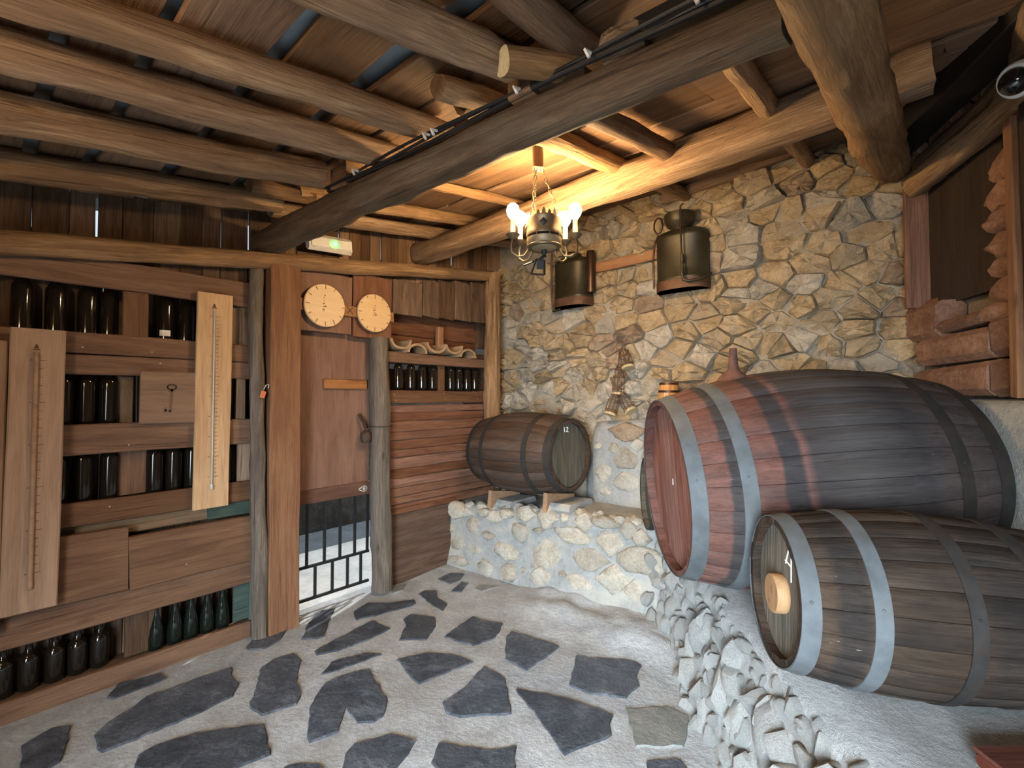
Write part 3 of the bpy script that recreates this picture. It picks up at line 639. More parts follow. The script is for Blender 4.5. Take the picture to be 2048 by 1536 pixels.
# ---- ceiling
CE = tag(obj('ceiling', [(-3.9, -4.8, ROOF(-2.8) + .06), (1.8, -4.8, ROOF(-2.8) + .06), (1.8, -2.8, ROOF(-2.8) + .06), (-3.9, -2.8, ROOF(-2.8) + .06), (1.8, 4.1, ROOF(4.1) + .06), (-3.9, 4.1, ROOF(4.1) + .06)], [(0, 1, 2, 3), (3, 2, 4, 5)], M['sheet']), 'sloping plank roof carried on round rafters', kind='structure')
SL = V((0, 1, 0.17)).normalized()
y = -2.6; rg = R(15); k = 0
while y < 3.85:
    w = rg.uniform(0.14, 0.30); x = -3.55 - rg.uniform(0, 1.2)
    while x < 1.6:
        L = rg.uniform(1.1, 2.3); x1 = min(x + L, 1.75); x0 = max(x, -3.45)
        if x1 - x0 > 0.08:
            sk = rg.uniform(-0.02, 0.02); k += 1
            board('plank', ((x0 + x1) / 2, y + w / 2 + rg.uniform(-.006, .006), ROOF(y + w / 2) + 0.0125 + rg.uniform(0, 0.012)), (x1 - x0 - 0.004, w * rg.uniform(0.93, 1.0), 0.022), M['deck'], CE, (1, sk, sk * 0.17), SL, 0.008)
        x = x1
    y += w + rg.choice((0.003, 0.006, 0.012, 0.03, 0.045))
def rafter(x0, x1, y0, y1, r0, r1, m, seed, dz=0.0, end=None, wob=0.21, name='rafter'):
    return log(name, (x0, y0, ROOF(y0) - r0 - .004 + dz), (x1, y1, ROOF(y1) - r1 - .004 + dz), r0, r1, m, CE, seed, wob, 0.010, end=end, knots=6)
rafter(-1.33, -1.03, -1.2, 1.50, 0.064, 0.060, M['log'], 51)
rafter(-1.60, -1.625, -1.6, 1.42, 0.056, 0.052, M['log'], 52)
rafter(-1.86, -1.95, -1.6, 1.40, 0.056, 0.062, M['log'], 53)
rafter(-2.33, -2.33, -1.6, 1.20, 0.076, 0.068, M['log'], 54, end=M['logdark'])
rafter(-2.87, -2.91, -1.6, 1.24, 0.066, 0.062, M['log'], 55)
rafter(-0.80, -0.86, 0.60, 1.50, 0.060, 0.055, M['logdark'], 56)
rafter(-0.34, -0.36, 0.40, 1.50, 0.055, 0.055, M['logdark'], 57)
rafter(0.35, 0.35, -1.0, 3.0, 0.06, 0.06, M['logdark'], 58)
rafter(-1.37, -1.37, 1.28, 3.70, 0.055, 0.05, M['log'], 59)
rafter(-2.23, -2.27, 1.25, 3.70, 0.032, 0.032, M['log'], 60)
rafter(-2.72, -2.80, 1.25, 3.70, 0.045, 0.045, M['log'], 61)
rafter(-3.06, -3.16, 1.25, 3.70, 0.05, 0.05, M['log'], 62)
rafter(-0.51, -0.54, 1.30, 3.70, 0.05, 0.045, M['log'], 63)
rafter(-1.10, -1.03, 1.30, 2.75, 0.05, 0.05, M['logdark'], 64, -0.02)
log('log_stub', (-0.985, 1.10, 2.615), (-0.80, 1.46, 2.665), 0.045, 0.045, M['log'], CE, 65, 0.1, 0.004, end=M['endgrain'])
rafter(-1.325, -1.30, 1.12, 1.50, 0.044, 0.042, M['log'], 66, -0.01, M['logdark'], name='log_stub')
rafter(-2.68, -2.71, 0.98, 1.34, 0.042, 0.04, M['logdark'], 67, -0.015, name='log_stub')
# ================================================================== TIMBERS
mb = log('main_beam', (-3.36, 1.33, 2.595), (-0.24, 1.33, 2.50), 0.092, 0.068, M['beam'], None, 5, 0.16, 0.014, flat=0.10, seg=20, nr=50, knots=8)
tag(mb, 'thick greyish round beam running from the plank wall across the room', 'beam', kind='thing')
v, f = board_geo(1.55, 0.085, 0.03, 77, 0.008); obj('packing_board', v, f, M['logdark'], mb, Matrix.Translation((1.78, -0.01, 0.095)) @ Matrix.Rotation(0.25, 4, 'X'))
v, f = board_geo(0.14, 0.14, 0.11, 78, 0.006); obj('packing_block', v, f, M['logdark'], mb, Matrix.Translation((1.12, -0.02, 0.12)))
v, f = board_geo(0.10, 0.10, 0.09, 79, 0.006); obj('packing_block', v, f, M['logdark'], mb, Matrix.Translation((2.33, -0.05, 0.11)))
v, f = board_geo(0.50, 0.12, 0.09, 80, 0.01); obj('packing_block', v, f, M['black'], mb, Matrix.Translation((2.97, 0.03, 0.14)))
v, f = stone_geo([(-.07, -.05), (.07, -.04), (.06, .05), (-.06, .05)], 0.05, 81, 0.002, 0.05)[:2]; obj('wedge_block', v, f, M['grey'], mb, Matrix.Translation((2.70, -0.03, 0.11)) @ Matrix.Rotation(1.2, 4, 'X'))
tb = log('wall_beam', (-3.36, 2.63, 2.80), (0.06, 2.63, 2.955), 0.10, 0.112, M['log'], None, 6, 0.2, 0.02, flat=0.14, seg=18, nr=50, end=M['log'], knots=8)
tag(tb, 'long sawn-ended round beam running alongside the stone wall', 'beam', kind='thing')
dl = log('diagonal_log', (-0.10, 3.62, 2.945), (-0.165, 0.35, 2.30), 0.098, 0.092, M['log'], None, 7, 0.18, 0.014, seg=18, nr=46, end=M['logdark'], knots=6)
tag(dl, 'heavy sloping log coming down to the top of the stone wall', 'beam')
for (xa, xb, z) in [(-1.55, -0.9, 3.15), (-0.95, -0.4, 3.2)]:
    o = log('wall_top_log', (xa, 3.66, z), (xb, 3.66, z + 0.03), 0.045, 0.045, M['logdark'], WB, int(-xa * 10), 0.25, 0.01)
    o.matrix_basis = WB.matrix_basis.inverted() @ o.matrix_basis
# cables clipped to the main beam
cb = empty('cable_run', (-2.2, 1.25, 2.66), label='black electric cables clipped along the top of the grey beam', cat='cable')
for k in range(3):
    pts = []
    for i in range(25):
        t = i / 24; x = -2.35 + 2.0 * t
        pts.append((x + 2.2, -0.004 - 0.008 * k + 0.005 * math.sin(7 * t + k), (2.638 - 0.07 * t + 0.009 * k + 0.005 * math.sin(11 * t + 2 * k)) - 2.66))
    tube('cable', pts, 0.007 if k else 0.009, M['cable'], cb, 6)
for x in (-2.03, -1.50, -1.45, -1.02, -0.74, -0.42):
    tube('cable_clip', [(x + 2.2, -0.025, -0.015 - 0.035 * (x + 2.2)), (x + 2.2, -0.055, -0.022 - 0.035 * (x + 2.2)), (x + 2.21, -0.05, -0.046 - 0.035 * (x + 2.2))], 0.006, M['paper'], cb, 5)

# ================================================================== MASONRY LEDGES
def ltop(x): return 0.56 + 0.105 * sst((x + 3.4) / 1.6)
SLg = empty('stone_ledge', (-2.3, 3.0, 0), label='low masonry ledge of cream stones under the small dark cask', cat='ledge')
b = B(); rs = []
for i in range(45):
    x = -3.40 + 2.35 * i / 44; fy = face_y(x); t = ltop(x); ring = []
    for (dy, z) in ((-0.06, -0.05), (-0.03, 0.06), (0.0, 0.2), (0.012, 0.4), (0.03, t - 0.03), (0.06, t), (0.3, t + 0.008), (0.74, t + 0.01)):
        n_ = 0.014 * noise.noise(V((x * 5, z * 6 + dy, 3)))
        ring.append((x + 2.3, fy + dy + n_ - 3.0, z + n_ * 0.7))
    rs.append(ring)
v, f = rings(rs, False, False); b.add(v, f); b.make('cement_core', M['plaster'], SLg, None, 180)
LEDGE = [(0.1,0.52,0.26,0.15),(0.24,0.51,0.14,0.08),(0.89,0.60,0.18,0.13),(1.1,0.60,0.19,0.17),(1.26,0.62,0.08,0.07),(1.43,0.62,0.17,0.13),(1.61,0.64,0.21,0.09),(1.79,0.62,0.16,0.12),(0.32,0.41,0.16,0.17),(0.83,0.44,0.2,0.17),(1.33,0.50,0.32,0.14),(1.65,0.51,0.2,0.17),(1.88,0.58,0.13,0.11),(0.1,0.22,0.23,0.15),(0.34,0.22,0.16,0.12),(0.71,0.26,0.31,0.15),(1.1,0.32,0.31,0.23),(1.47,0.36,0.31,0.17),(1.90,0.42,0.40,0.21),(0.16,0.08,0.26,0.09),(0.49,0.08,0.17,0.16),(0.75,0.10,0.17,0.16),(1.07,0.13,0.2,0.17),(1.39,0.16,0.24,0.16),(1.69,0.24,0.21,0.21),(1.84,0.20,0.16,0.18),(0.89,0.15,0.05,0.05),(1.03,0.49,0.09,0.05),(0.56,0.53,0.18,0.1),(0.03,0.34,0.13,0.08),(0.51,0.36,0.15,0.08),(1.0,0.2,0.09,0.06),(1.56,0.23,0.07,0.07),(1.25,0.2,0.08,0.06),(2.12,0.30,0.18,0.2),(2.08,0.55,0.2,0.12),(0.70,0.57,0.14,0.08),(0.44,0.54,0.14,0.08)]
for i, (u, z, w, h) in enumerate(LEDGE):
    g = stone_geo(blob(w * 1.22, h * 1.18, i, 11), 0.020 + 0.016 * (i % 3 == 0), i + 500, 0.0, 0.07, 0.03, 0.7, 0.55, 1)
    x = -3.36 + u; dy = -0.05 + 0.06 * sst(z / 0.25) + 0.012
    obj('stone', g[0], g[1], M['ledge'], SLg, frame((x + 2.3, face_y(x) + dy - 3.0, z), (1, 0.047, 0), (0, 0.12, 1)), 50)
rg = R(91)
for i in range(15):                                                     # rounded lip stones along the top edge
    x = -3.30 + 0.145 * i + rg.uniform(-.02, .02); w = rg.uniform(0.10, 0.17)
    g = stone_geo(blob(w, 0.11, i + 70), 0.028, i + 600, 0.0, 0.04, 0.03, 0.5, 0.8, 1)
    obj('stone', g[0], g[1], M['ledge'], SLg, frame((x + 2.3, face_y(x) + 0.075 - 3.0, ltop(x) - 0.005), (1, 0.047, 0), (0, 0.8, 0.35)), 50)
# upper step against the stone wall
UL = empty('upper_ledge', (-1.0, 3.6, 0), label='higher cement step with set stones along the foot of the stone wall', cat='ledge')
rs = []
def utop(x): return 1.335 + 0.10 * sst((x + 2.2) / 1.2) + 0.09 * sst((x + 0.9) / 0.9) - 0.22 * sst((-2.12 - x) / 0.16)
for i in range(50):
    x = -2.26 + 2.40 * i / 49; t = utop(x); e = 0.12 * sst((-2.08 - x) / 0.18); ring = []
    for (dy, z) in ((-0.02, 0.5), (0.0, 0.8), (0.0, 1.1), (0.02, t - 0.05), (0.06, t), (0.25, t + 0.015)):
        n_ = 0.012 * noise.noise(V((x * 5, z * 6 + dy, 8))); ring.append((x + 1.0, 3.53 + dy + e * 0.9 + n_ - 3.6, z + n_))
    rs.append(ring)
b = B(); v, f = rings(rs, False, True); b.add(v, f); b.make('cement_core', M['plaster'], UL, None, 180)
for i, (x, z, w, h) in enumerate([(-1.81,1.27,0.28,0.14),(-1.81,1.05,0.23,0.18),(-2.02,0.91,0.16,0.16),(-2.02,0.77,0.12,0.08),(-1.82,0.87,0.21,0.17),(-1.93,1.13,0.1,0.09),(-2.08,1.14,0.07,0.06),(-1.72,1.17,0.11,0.1),(-1.58,1.10,0.18,0.2),(-1.55,1.3,0.2,0.1)]):
    g = stone_geo(blob(w * 1.25, h * 1.2, i + 30, 11), 0.018, i + 700, 0.0, 0.07, 0.03, 0.7, 0.5, 1)
    obj('stone', g[0], g[1], M['stoneC'] if i == 0 else M['ledge'], UL, frame((x + 1.0, 3.535 - 3.6, z), UX, UZ), 50)
b = B()
for k, (s0, s1) in enumerate([(-0.1, 1.42)]):
    rs = [[tuple(ow(s0 + (s1 - s0) * i / 12, z, d + 0.008 * noise.noise(V((i, z * 4, 1)))) - V((-1.0, 3.6, 0)) - V((0, 0, 0))) for d, z in ((0.10, 0.3), (0.10, 0.9), (0.10, 1.50), (0.08, 1.53), (0.0, 1.545))] for i in range(13)]
    v, f = rings([[(p[0] , p[1], p[2]) for p in r] for r in rs], False, False); b.add([(p[0] , p[1], p[2]) for p in v], f)
o = b.make('cement_core', M['plaster'], UL, None, 180)
# platform on which the casks lie, with its rubble kerb
PF = empty('cask_platform', (0, 2.4, 0), label='rough white cement platform under the two large casks', cat='platform')
TOP = [(-1.22, 3.02), (-1.02, 2.86), (-0.80, 2.53), (-0.66, 2.30), (-0.53, 2.10), (-0.39, 1.94), (-0.27, 1.79), (-0.16, 1.65), (-0.04, 1.48), (0.10, 1.25), (0.30, 0.95)]
BOT = [(-1.40, 3.06), (-1.24, 2.93), (-1.07, 2.68), (-0.94, 2.48), (-0.82, 2.34), (-0.70, 2.20), (-0.60, 2.05), (-0.48, 1.86), (-0.36, 1.66), (-0.22, 1.40), (-0.02, 1.05)]
ZT = 0.572
def lerp2(A_, t):
    k = min(len(A_) - 2, int(t * (len(A_) - 1))); q = t * (len(A_) - 1) - k
    return (A_[k][0] + (A_[k + 1][0] - A_[k][0]) * q, A_[k][1] + (A_[k + 1][1] - A_[k][1]) * q)
def slope(t, s):
    a, c = lerp2(BOT, t), lerp2(TOP, t); z = ZT * sst(s * 0.9 + 0.05) ** 0.8
    return V((a[0] + (c[0] - a[0]) * s, a[1] + (c[1] - a[1]) * s, -0.03 + (ZT + 0.03) * (s ** 0.85)))
rs = []
for i in range(60):
    t = i / 59; ring = []
    for j in range(9):
        p = slope(t, j / 8); d = 0.02 * noise.noise(p * 6); ring.append((p.x + d, p.y - 2.4 + d, p.z + d))
    for k in range(1, 14):
        c = lerp2(TOP, t); q = k / 13; far = V((c[0] + 1.35 * q, c[1] + 0.95 * q + 0.15 * t, ZT + 0.006 * noise.noise(V((c[0] * 6 + q * 8, c[1] * 7, q * 6))) - 0.03 * q * t)); ring.append((far.x, far.y - 2.4, far.z))
    rs.append(ring)
v, f = rings(rs, False, False); obj('cement_top', v, f, M['render'], PF, None, 180)
shapes = []
for k in range(8):
    bm = bmesh.new(); bmesh.ops.create_icosphere(bm, subdivisions=2, radius=1.0); rg = R(k + 900)
    cuts = [(V((rg.uniform(-1, 1), rg.uniform(-1, 1), rg.uniform(-1, 1))).normalized(), rg.uniform(0.45, 0.8)) for _ in range(7)]
    for vv in bm.verts:
        for n_, d in cuts:
            e = vv.co.dot(n_) - d
            if e > 0: vv.co -= n_ * e * 0.9
        vv.co *= 1 + 0.12 * noise.noise(vv.co * 2 + V((k, 0, 0)))
    me = bpy.data.meshes.new('rubble_stone'); bm.to_mesh(me); bm.free(); me.materials.append(M['rubble'])
    me.polygons.foreach_set('use_smooth', [True] * len(me.polygons)); me.set_sharp_from_angle(angle=math.radians(30)); shapes.append(me)
rg = R(17); n_r = 0
for i in range(36):
    for j in range(8):
        t = (i + rg.uniform(-.4, .4)) / 36; s = (j + 0.4 + rg.uniform(-.4, .4)) / 8
        if t < 0.02: continue
        p = slope(max(0, t), min(1.0, s)); sc = rg.choice((0.035, 0.05, 0.06, 0.07, 0.085)) * rg.uniform(0.9, 1.15) * (1.0 if s < 0.85 else 0.7)
        if rg.random() < 0.15: continue
        o = bpy.data.objects.new('rubble_stone', shapes[rg.randrange(8)]); COL.objects.link(o); o.parent = PF
        o.location = (p.x, p.y - 2.4, p.z - 0.42 * sc); o.rotation_euler = (rg.uniform(0, 6), rg.uniform(0, 6), rg.uniform(0, 6))
        o.scale = (sc * rg.uniform(0.9, 1.4), sc * rg.uniform(0.7, 1.1), sc * rg.uniform(0.55, 0.85)); n_r += 1

for i in range(26):
    x = rg.uniform(-1.42, -1.02); z = rg.uniform(0.0, 0.52); sc = rg.uniform(0.04, 0.075)
    o = bpy.data.objects.new('rubble_stone', shapes[rg.randrange(8)]); COL.objects.link(o); o.parent = PF
    y = face_y(x) - 0.05 + 0.07 * z / 0.5 - (x + 1.42) * 0.12
    o.location = (x, y - 2.4, z); o.rotation_euler = (rg.uniform(0, 6), rg.uniform(0, 6), rg.uniform(0, 6)); o.scale = (sc * 1.2, sc, sc * 0.7)
# ================================================================== CASKS
def cask(label, head, yaw, pitch, Lc, R0, Rb, nst, sm, hm, hoops, nb, recess=0.035, group=None, roll=0.0):
    mx = Matrix.Translation(head) @ Matrix.Rotation(yaw, 4, 'Z') @ Matrix.Rotation(-pitch, 4, 'Y')
    root = empty('wine_cask', mx=mx, label=label, cat='cask', group=group)
    rad = lambda x: R0 + (Rb - R0) * (1 - (2 * x / Lc - 1) ** 2)
    nx = 14; da = math.pi / nst; rs = []
    for i in range(nx + 1):
        x = Lc * i / nx; r = rad(x); g = 0.0035; ring = []
        for a, q in ((-da * 0.985, r - g), (-da * 0.86, r), (0, r + 0.0008), (da * 0.86, r), (da * 0.985, r - g), (da * 0.985, r - 0.024), (-da * 0.985, r - 0.024)):
            ring.append((x, q * math.sin(a), q * math.cos(a)))
        rs.append(ring[::-1])
    v, f = rings(rs)
    st = None; rg = R(nst)
    for k in range(nst):
        if st is None: st = obj('stave', v, f, sm, root, None, 50); o = st
        else: o = bpy.data.objects.new('stave', st.data); COL.objects.link(o); o.parent = root
        o.rotation_euler = (2 * math.pi * (k + roll) / nst, 0, 0); o.location = (rg.uniform(-.002, .002), 0, 0)
    rh = R0 - 0.022
    for k in range(nb):                                                 # head boards stand upright, curved ends follow the rim
        y0 = -rh + 2 * rh * k / nb + 0.0012; y1 = -rh + 2 * rh * (k + 1) / nb - 0.0012; p = []
        for i in range(7):
            y = y0 + (y1 - y0) * i / 6; p.append((y, math.sqrt(max(0, rh * rh - y * y))))
        for i in range(7):
            y = y1 + (y0 - y1) * i / 6; p.append((y, -math.sqrt(max(0, rh * rh - y * y))))
        vv = [(z, y, 0.0) for y, z in p] + [(z, y, 0.018) for y, z in p]; n = len(p)
        ff = [tuple(range(n)), tuple(reversed(range(n, 2 * n)))] + [(i, i + n, (i + 1) % n + n, (i + 1) % n) for i in range(n)]
        obj('head_board', vv, ff, hm, root, Matrix(((0, 0, 1, recess), (0, 1, 0, 0), (1, 0, 0, 0), (0, 0, 0, 1))))
    vv = [(0, rh * math.cos(i * 6.2832 / 40), rh * math.sin(i * 6.2832 / 40)) for i in range(40)]
    obj('back_head', vv + [(0.018, y, z) for _, y, z in vv], [tuple(range(40)), tuple(reversed(range(40, 80)))], hm, root, Matrix.Translation((Lc - recess, 0, 0)))
    for s0, s1, m in hoops:
        rs = []
        for x, dr in ((s0, 0.0), (s0, 0.0045), ((s0 + s1) / 2, 0.005), (s1, 0.0045), (s1, 0.0)):
            r = rad(min(max(x, 0.0), Lc)) + dr; rs.append([(x, r * math.sin(i * 6.2832 / 64), r * math.cos(i * 6.2832 / 64)) for i in range(64)])
        v2, f2 = rings([q[::-1] for q in rs], True, False); h = obj('hoop', v2, f2, m, root, None, 40)
        rv, rf = lathe_geo([(0.006, 0), (0.004, 0.003), (0, 0.004)], 8)
        xm = (s0 + s1) / 2
        for a in (0.9, -1.35):
            r = rad(xm) + 0.004
            obj('rivet', rv, rf, m, h, Matrix.Translation((xm, r * math.sin(a), r * math.cos(a))) @ Matrix.Rotation(-a, 4, 'X'))
    return root
def chalk(root, segs, x, m='chalk', w=0.006, label=None, name='chalk_number'):
    b = B()
    for p, q in segs: stroke(b, (0, -p[0], p[1]), (0, -q[0], q[1]), w, Matrix.Translation((x, 0, 0)))
    return tag(b.make(name, M[m], root), label)
hp, hd = M['hoop'], M['hoopd']
big = cask('huge cask with a red head and blackened belly lying behind the chalk-numbered cask', (-1.019, 2.400, 1.094), 0.655, 0.075, 1.31, 0.44, 0.548, 30, M['staveL'], M['headL'],
    [(-0.003, 0.062, hp), (0.196, 0.256, hp), (1.05, 1.11, hd), (1.24, 1.313, hd)], 7, 0.045, roll=0.3)
chalk(big, [((0.0, 0), (0.004, 0.03))], 0.044, w=0.004)
mid = cask('greyish cask chalk-numbered 4 with a pale wooden disc on its head', (-0.404, 1.867, 0.885), 0.536, -0.03, 0.80, 0.243, 0.288, 22, M['staveM'], M['headM'],
    [(-0.003, 0.048, hp), (0.178, 0.222, hp), (0.41, 0.45, hd), (0.60, 0.645, hd), (0.755, 0.803, hd)], 5, 0.03, roll=0.4)
chalk(mid, [((0.052, 0.150), (0.030, 0.100)), ((0.026, 0.108), (0.075, 0.102)), ((0.075, 0.128), (0.078, 0.052))], 0.029, w=0.0045, label='white chalk figure 4')
b = B(); v, f = lathe_geo([(0.0, 0), (0.063, 0), (0.065, 0.004), (0.065, 0.036), (0.062, 0.040), (0.0, 0.040)], 28); b.add(v, f)
bd = tag(b.make('bung_disc', M['bung'], mid, Matrix.Translation((0.03, -0.012, -0.012)) @ Matrix.Rotation(-math.pi / 2, 4, 'Y'), 40), 'pale wooden disc with two dark slits')
b = B(); stroke(b, (0, -0.008, 0.026), (0, -0.014, 0.004), 0.004, Matrix()); stroke(b, (0, 0.012, -0.026), (0, 0.008, -0.036), 0.004, Matrix())
b.make('dark_slit', M['burnt'], bd, Matrix.Rotation(math.pi / 2, 4, 'Y') @ Matrix.Translation((-0.0405, 0, 0)))
sma = cask('small dark brown cask chalk-numbered 12 propped on the low stone ledge', (-2.116, 3.178, 1.092), math.pi - 0.03, -0.025, 0.925, 0.28, 0.344, 24, M['staveS'], M['headS'],
    [(-0.003, 0.055, hd), (0.20, 0.245, hd), (0.68, 0.725, hd), (0.872, 0.928, hd)], 5, 0.03)
chalk(sma, [((-0.040, 0.222), (-0.036, 0.186)), ((-0.012, 0.216), (0.004, 0.222)), ((0.004, 0.222), (0.008, 0.208)), ((0.008, 0.208), (-0.012, 0.188)), ((-0.012, 0.188), (0.012, 0.184))], 0.029, w=0.006, label='white chalk figures 12')
hid = cask('dark little cask tucked behind the red head of the huge cask', (-1.43, 3.06, 0.90), 0.60, 0.0, 0.48, 0.235, 0.255, 20, M['headS'], M['headS'], [(-0.003, 0.03, hd)], 5, 0.03)
for k, (x, lb) in enumerate([(-2.86, 'wooden wedge under the far end of the cask numbered 12'), (-2.26, 'wooden wedge under the head end of the cask numbered 12')]):
    b = B(); v, f = box_geo(-0.02, 0.02, 0, 0.40, 0, 0.14); b.add(v, f); z0 = ltop(x)
    for i in range(len(b.v)):
        p = b.v[i]
        if p[2] > 0.1: b.v[i] = (p[0], p[1] + (0.02 if p[1] < 0.1 else 0), 0.15 if p[1] < 0.1 else 0.09)
    tag(b.make('wooden_wedge', M['tan'], None, Matrix.Translation((x, 3.015, z0 + 0.002)) , None), lb, 'wedge', 'wedges under the small cask')
    b = B(); v, f = board_geo(0.17, 0.36, 0.075, 40 + k, 0.012, 0.025); b.add(v, f)
    b.make('cement_bed', M['plaster'], SLg, Matrix.Translation((x + 2.3 + 0.115, 3.24 - 3.0, z0 + 0.04)))

# ================================================================== BOTTLES
BORD = [(0.0, 0.004), (0.028, 0.0), (0.0375, 0.006), (0.0385, 0.03), (0.0385, 0.185), (0.036, 0.205), (0.026, 0.222), (0.017, 0.236), (0.0145, 0.25), (0.0140, 0.285), (0.0162, 0.287), (0.0162, 0.300), (0.0135, 0.303), (0.0, 0.303)]
TALL = [(0.0, 0.004), (0.032, 0.0), (0.0415, 0.006), (0.0425, 0.03), (0.0425, 0.225), (0.040, 0.247), (0.030, 0.265), (0.018, 0.285), (0.0150, 0.30), (0.0145, 0.345), (0.0168, 0.347), (0.0168, 0.360), (0.0, 0.362)]
HOCK = [(0.0, 0.004), (0.030, 0.0), (0.040, 0.006), (0.041, 0.03), (0.041, 0.065), (0.037, 0.105), (0.0285, 0.15), (0.020, 0.195), (0.0160, 0.235), (0.0145, 0.31), (0.0165, 0.312), (0.0165, 0.326), (0.0, 0.328)]
STOUT = [(0.0, 0.004), (0.030, 0.0), (0.0395, 0.006), (0.0405, 0.03), (0.0405, 0.142), (0.037, 0.162), (0.026, 0.178), (0.0175, 0.19), (0.0150, 0.205), (0.0145, 0.275), (0.0168, 0.277), (0.0168, 0.290), (0.0, 0.292)]
proto = {}
def bottle(x, y, z, kind, label, group):
    if kind not in proto:
        o = lathe('wine_bottle', {'bord': BORD, 'hock': HOCK, 'tall': TALL, 'stout': STOUT}[kind], M['glassg'] if kind == 'hock' else M['glass'], None, 24, None, 60); proto[kind] = o
    else:
        o = bpy.data.objects.new('wine_bottle', proto[kind].data); COL.objects.link(o)
    o.location = (x, y, z); o.rotation_euler = (0, 0, (y * 37) % 6.28)
    return tag(o, label, 'bottle', group)
ORD = ['first', 'second', 'third', 'fourth', 'fifth', 'sixth', 'seventh', 'eighth']
bx = -3.425
for i, y in enumerate((0.195, 0.318, 0.443, 0.535, 0.795, 0.90)):
    bottle(bx, y, 1.869, 'tall', ['dark wine bottle on the top shelf, farthest from the square post', 'dark wine bottle on the top shelf, second from its dim end', 'dark wine bottle on the top shelf, third from its dim end', 'dark wine bottle on the top shelf, against the near side of the short divider board', 'dark wine bottle with a white label on the top shelf, past the divider board', 'dark wine bottle on the top shelf, partly behind the yellowish thermometer board'][i], 'bottles on the top shelf')
v, f = lathe_geo([(0.0432, 0.045), (0.0432, 0.080)], 24)
lab = obj('bottle_label', [p for p in v], f[:5], M['paper'], bpy.data.objects['wine_bottle.004'], Matrix.Rotation(-1.2 - (0.795 * 37) % 6.28, 4, 'Z') @ Matrix.Rotation(0.3, 4, 'Z'))
for i, y in enumerate((0.355, 0.445, 0.54)):
    bottle(bx, y, 1.399, 'tall', ['dark wine bottle on the second shelf, half hidden by the big tan thermometer board', 'dark wine bottle on the second shelf, in the middle of the three', 'dark wine bottle on the second shelf, nearest the key plaque'][i], 'bottles on the second shelf')
for i, y in enumerate((0.343, 0.44, 0.553, 0.757, 0.852, 0.947, 1.145)):
    bottle(bx, y, 0.986, 'tall', ['third-shelf bottle almost hidden behind the big tan thermometer board', 'third-shelf bottle beside the tan thermometer board, first fully seen', 'third-shelf bottle just before the middle divider', 'third-shelf bottle just past the middle divider', 'third-shelf bottle second past the middle divider', 'third-shelf bottle at the edge of the yellowish thermometer board', 'third-shelf bottle peeping out on the post side of the yellowish thermometer board'][i], 'bottles on the third shelf')
for i, y in enumerate((0.775, 0.868, 0.950, 1.037, 1.122)):
    bottle(bx + 0.02, y, 0.089, 'hock', 'tall slope-shouldered bottle on the bottom shelf, ' + ['fifth', 'fourth', 'third', 'second', 'nearest'][i] + (' from the green board' if i < 4 else ' to the green board'), 'slope-shouldered bottles on the bottom shelf')
for i, y in enumerate((0.165, 0.255, 0.350, 0.438, 0.527)):
    bottle(bx, y, 0.089, 'stout', 'square-shouldered dark bottle on the bottom shelf, ' + ['farthest from the slope-shouldered ones', 'fourth from the slope-shouldered ones', 'third from the slope-shouldered ones', 'second from the slope-shouldered ones', 'closest to the slope-shouldered ones'][i], 'square-shouldered bottles on the bottom shelf')
for i, y in enumerate((2.435, 2.567, 2.69, 2.812, 3.03, 3.135, 3.243, 3.352)):
    bottle(-3.375, y, 1.611, 'bord', 'dark bottle under the roof tiles, ' + ORD[i] + ' from the door', 'bottles under the roof tiles')

# ---- boards, plaque and dials hung on the wooden wall
def thermometer(name_loc, w, h, th, m, label, tz0, tz1, ticks, off=0.0, lean=0.0):
    r = empty('wall_thermometer', name_loc, label=label, cat='thermometer')
    v, f = board_geo(h, w, th, int(h * 100), 0.002); obj('board', v, f, m, r, frame((th / 2, 0, h / 2), (0, lean, 1), (0, -1, 0)))
    tube('glass_tube', [(th + 0.008, off, tz0), (th + 0.008, off, tz1)], 0.0045 if h < 1.34 else 0.010, M['tube'] if h < 1.34 else m, r, 8)
    lathe('bulb', [(0, -0.02), (0.009, -0.015), (0.011, 0), (0.008, 0.015), (0, 0.02)], M['hoopd'] if h < 1.34 else m, r, 10, Matrix.Translation((th + 0.006, off, tz0)))
    b = B(); n = ticks
    for i in range(n):
        z = tz0 + 0.06 + (tz1 - tz0 - 0.1) * i / (n - 1); l = 0.022 if i % 5 == 0 else 0.012
        stroke(b, (0, off + 0.013, z), (0, off + 0.013 + l, z), 0.0022, Matrix.Translation((th + 0.0012, 0, 0)))
        if i % 5 == 0: stroke(b, (0, off - 0.02, z), (0, off - 0.013, z), 0.003, Matrix.Translation((th + 0.0012, 0, 0)))
    stroke(b, (0, off - 0.012, tz1 + 0.012), (0, off + 0.012, tz1 + 0.012), 0.005, Matrix.Translation((th + 0.0012, 0, 0)))
    for i in range(5): stroke(b, (0, off - 0.007 + i * .0015, tz1 + 0.02 + i * 0.004), (0, off + 0.007 - i * .0015, tz1 + 0.02 + i * 0.004), 0.005, Matrix.Translation((th + 0.0012, 0, 0)))
    tag(b.make('scale_marks', M['burnt'], r), kind='stuff')
    for a, c in ((-1, 0), (1, 0), (-1, 1), (1, 1)):
        pass
    return r
t1 = thermometer((-3.268, 0.243, 0.530), 0.195, 1.353, 0.028, M['tan'], 'big wide tan board with a carved thermometer, at the dim end of the wall', 0.12, 1.24, 26, -0.005, 0.006)
t2 = thermometer((-3.31, 1.017, 0.878), 0.195, 1.313, 0.022, M['pale'], 'narrow yellowish board with a long glass thermometer near the square post', 0.13, 1.21, 41, -0.005, 0.004)
t2.children[1].data.materials[0] = M['tube']
k = empty('key_plaque', (-3.312, 0.79, 1.402), label='brown square board with an old key shape on it', cat='plaque')
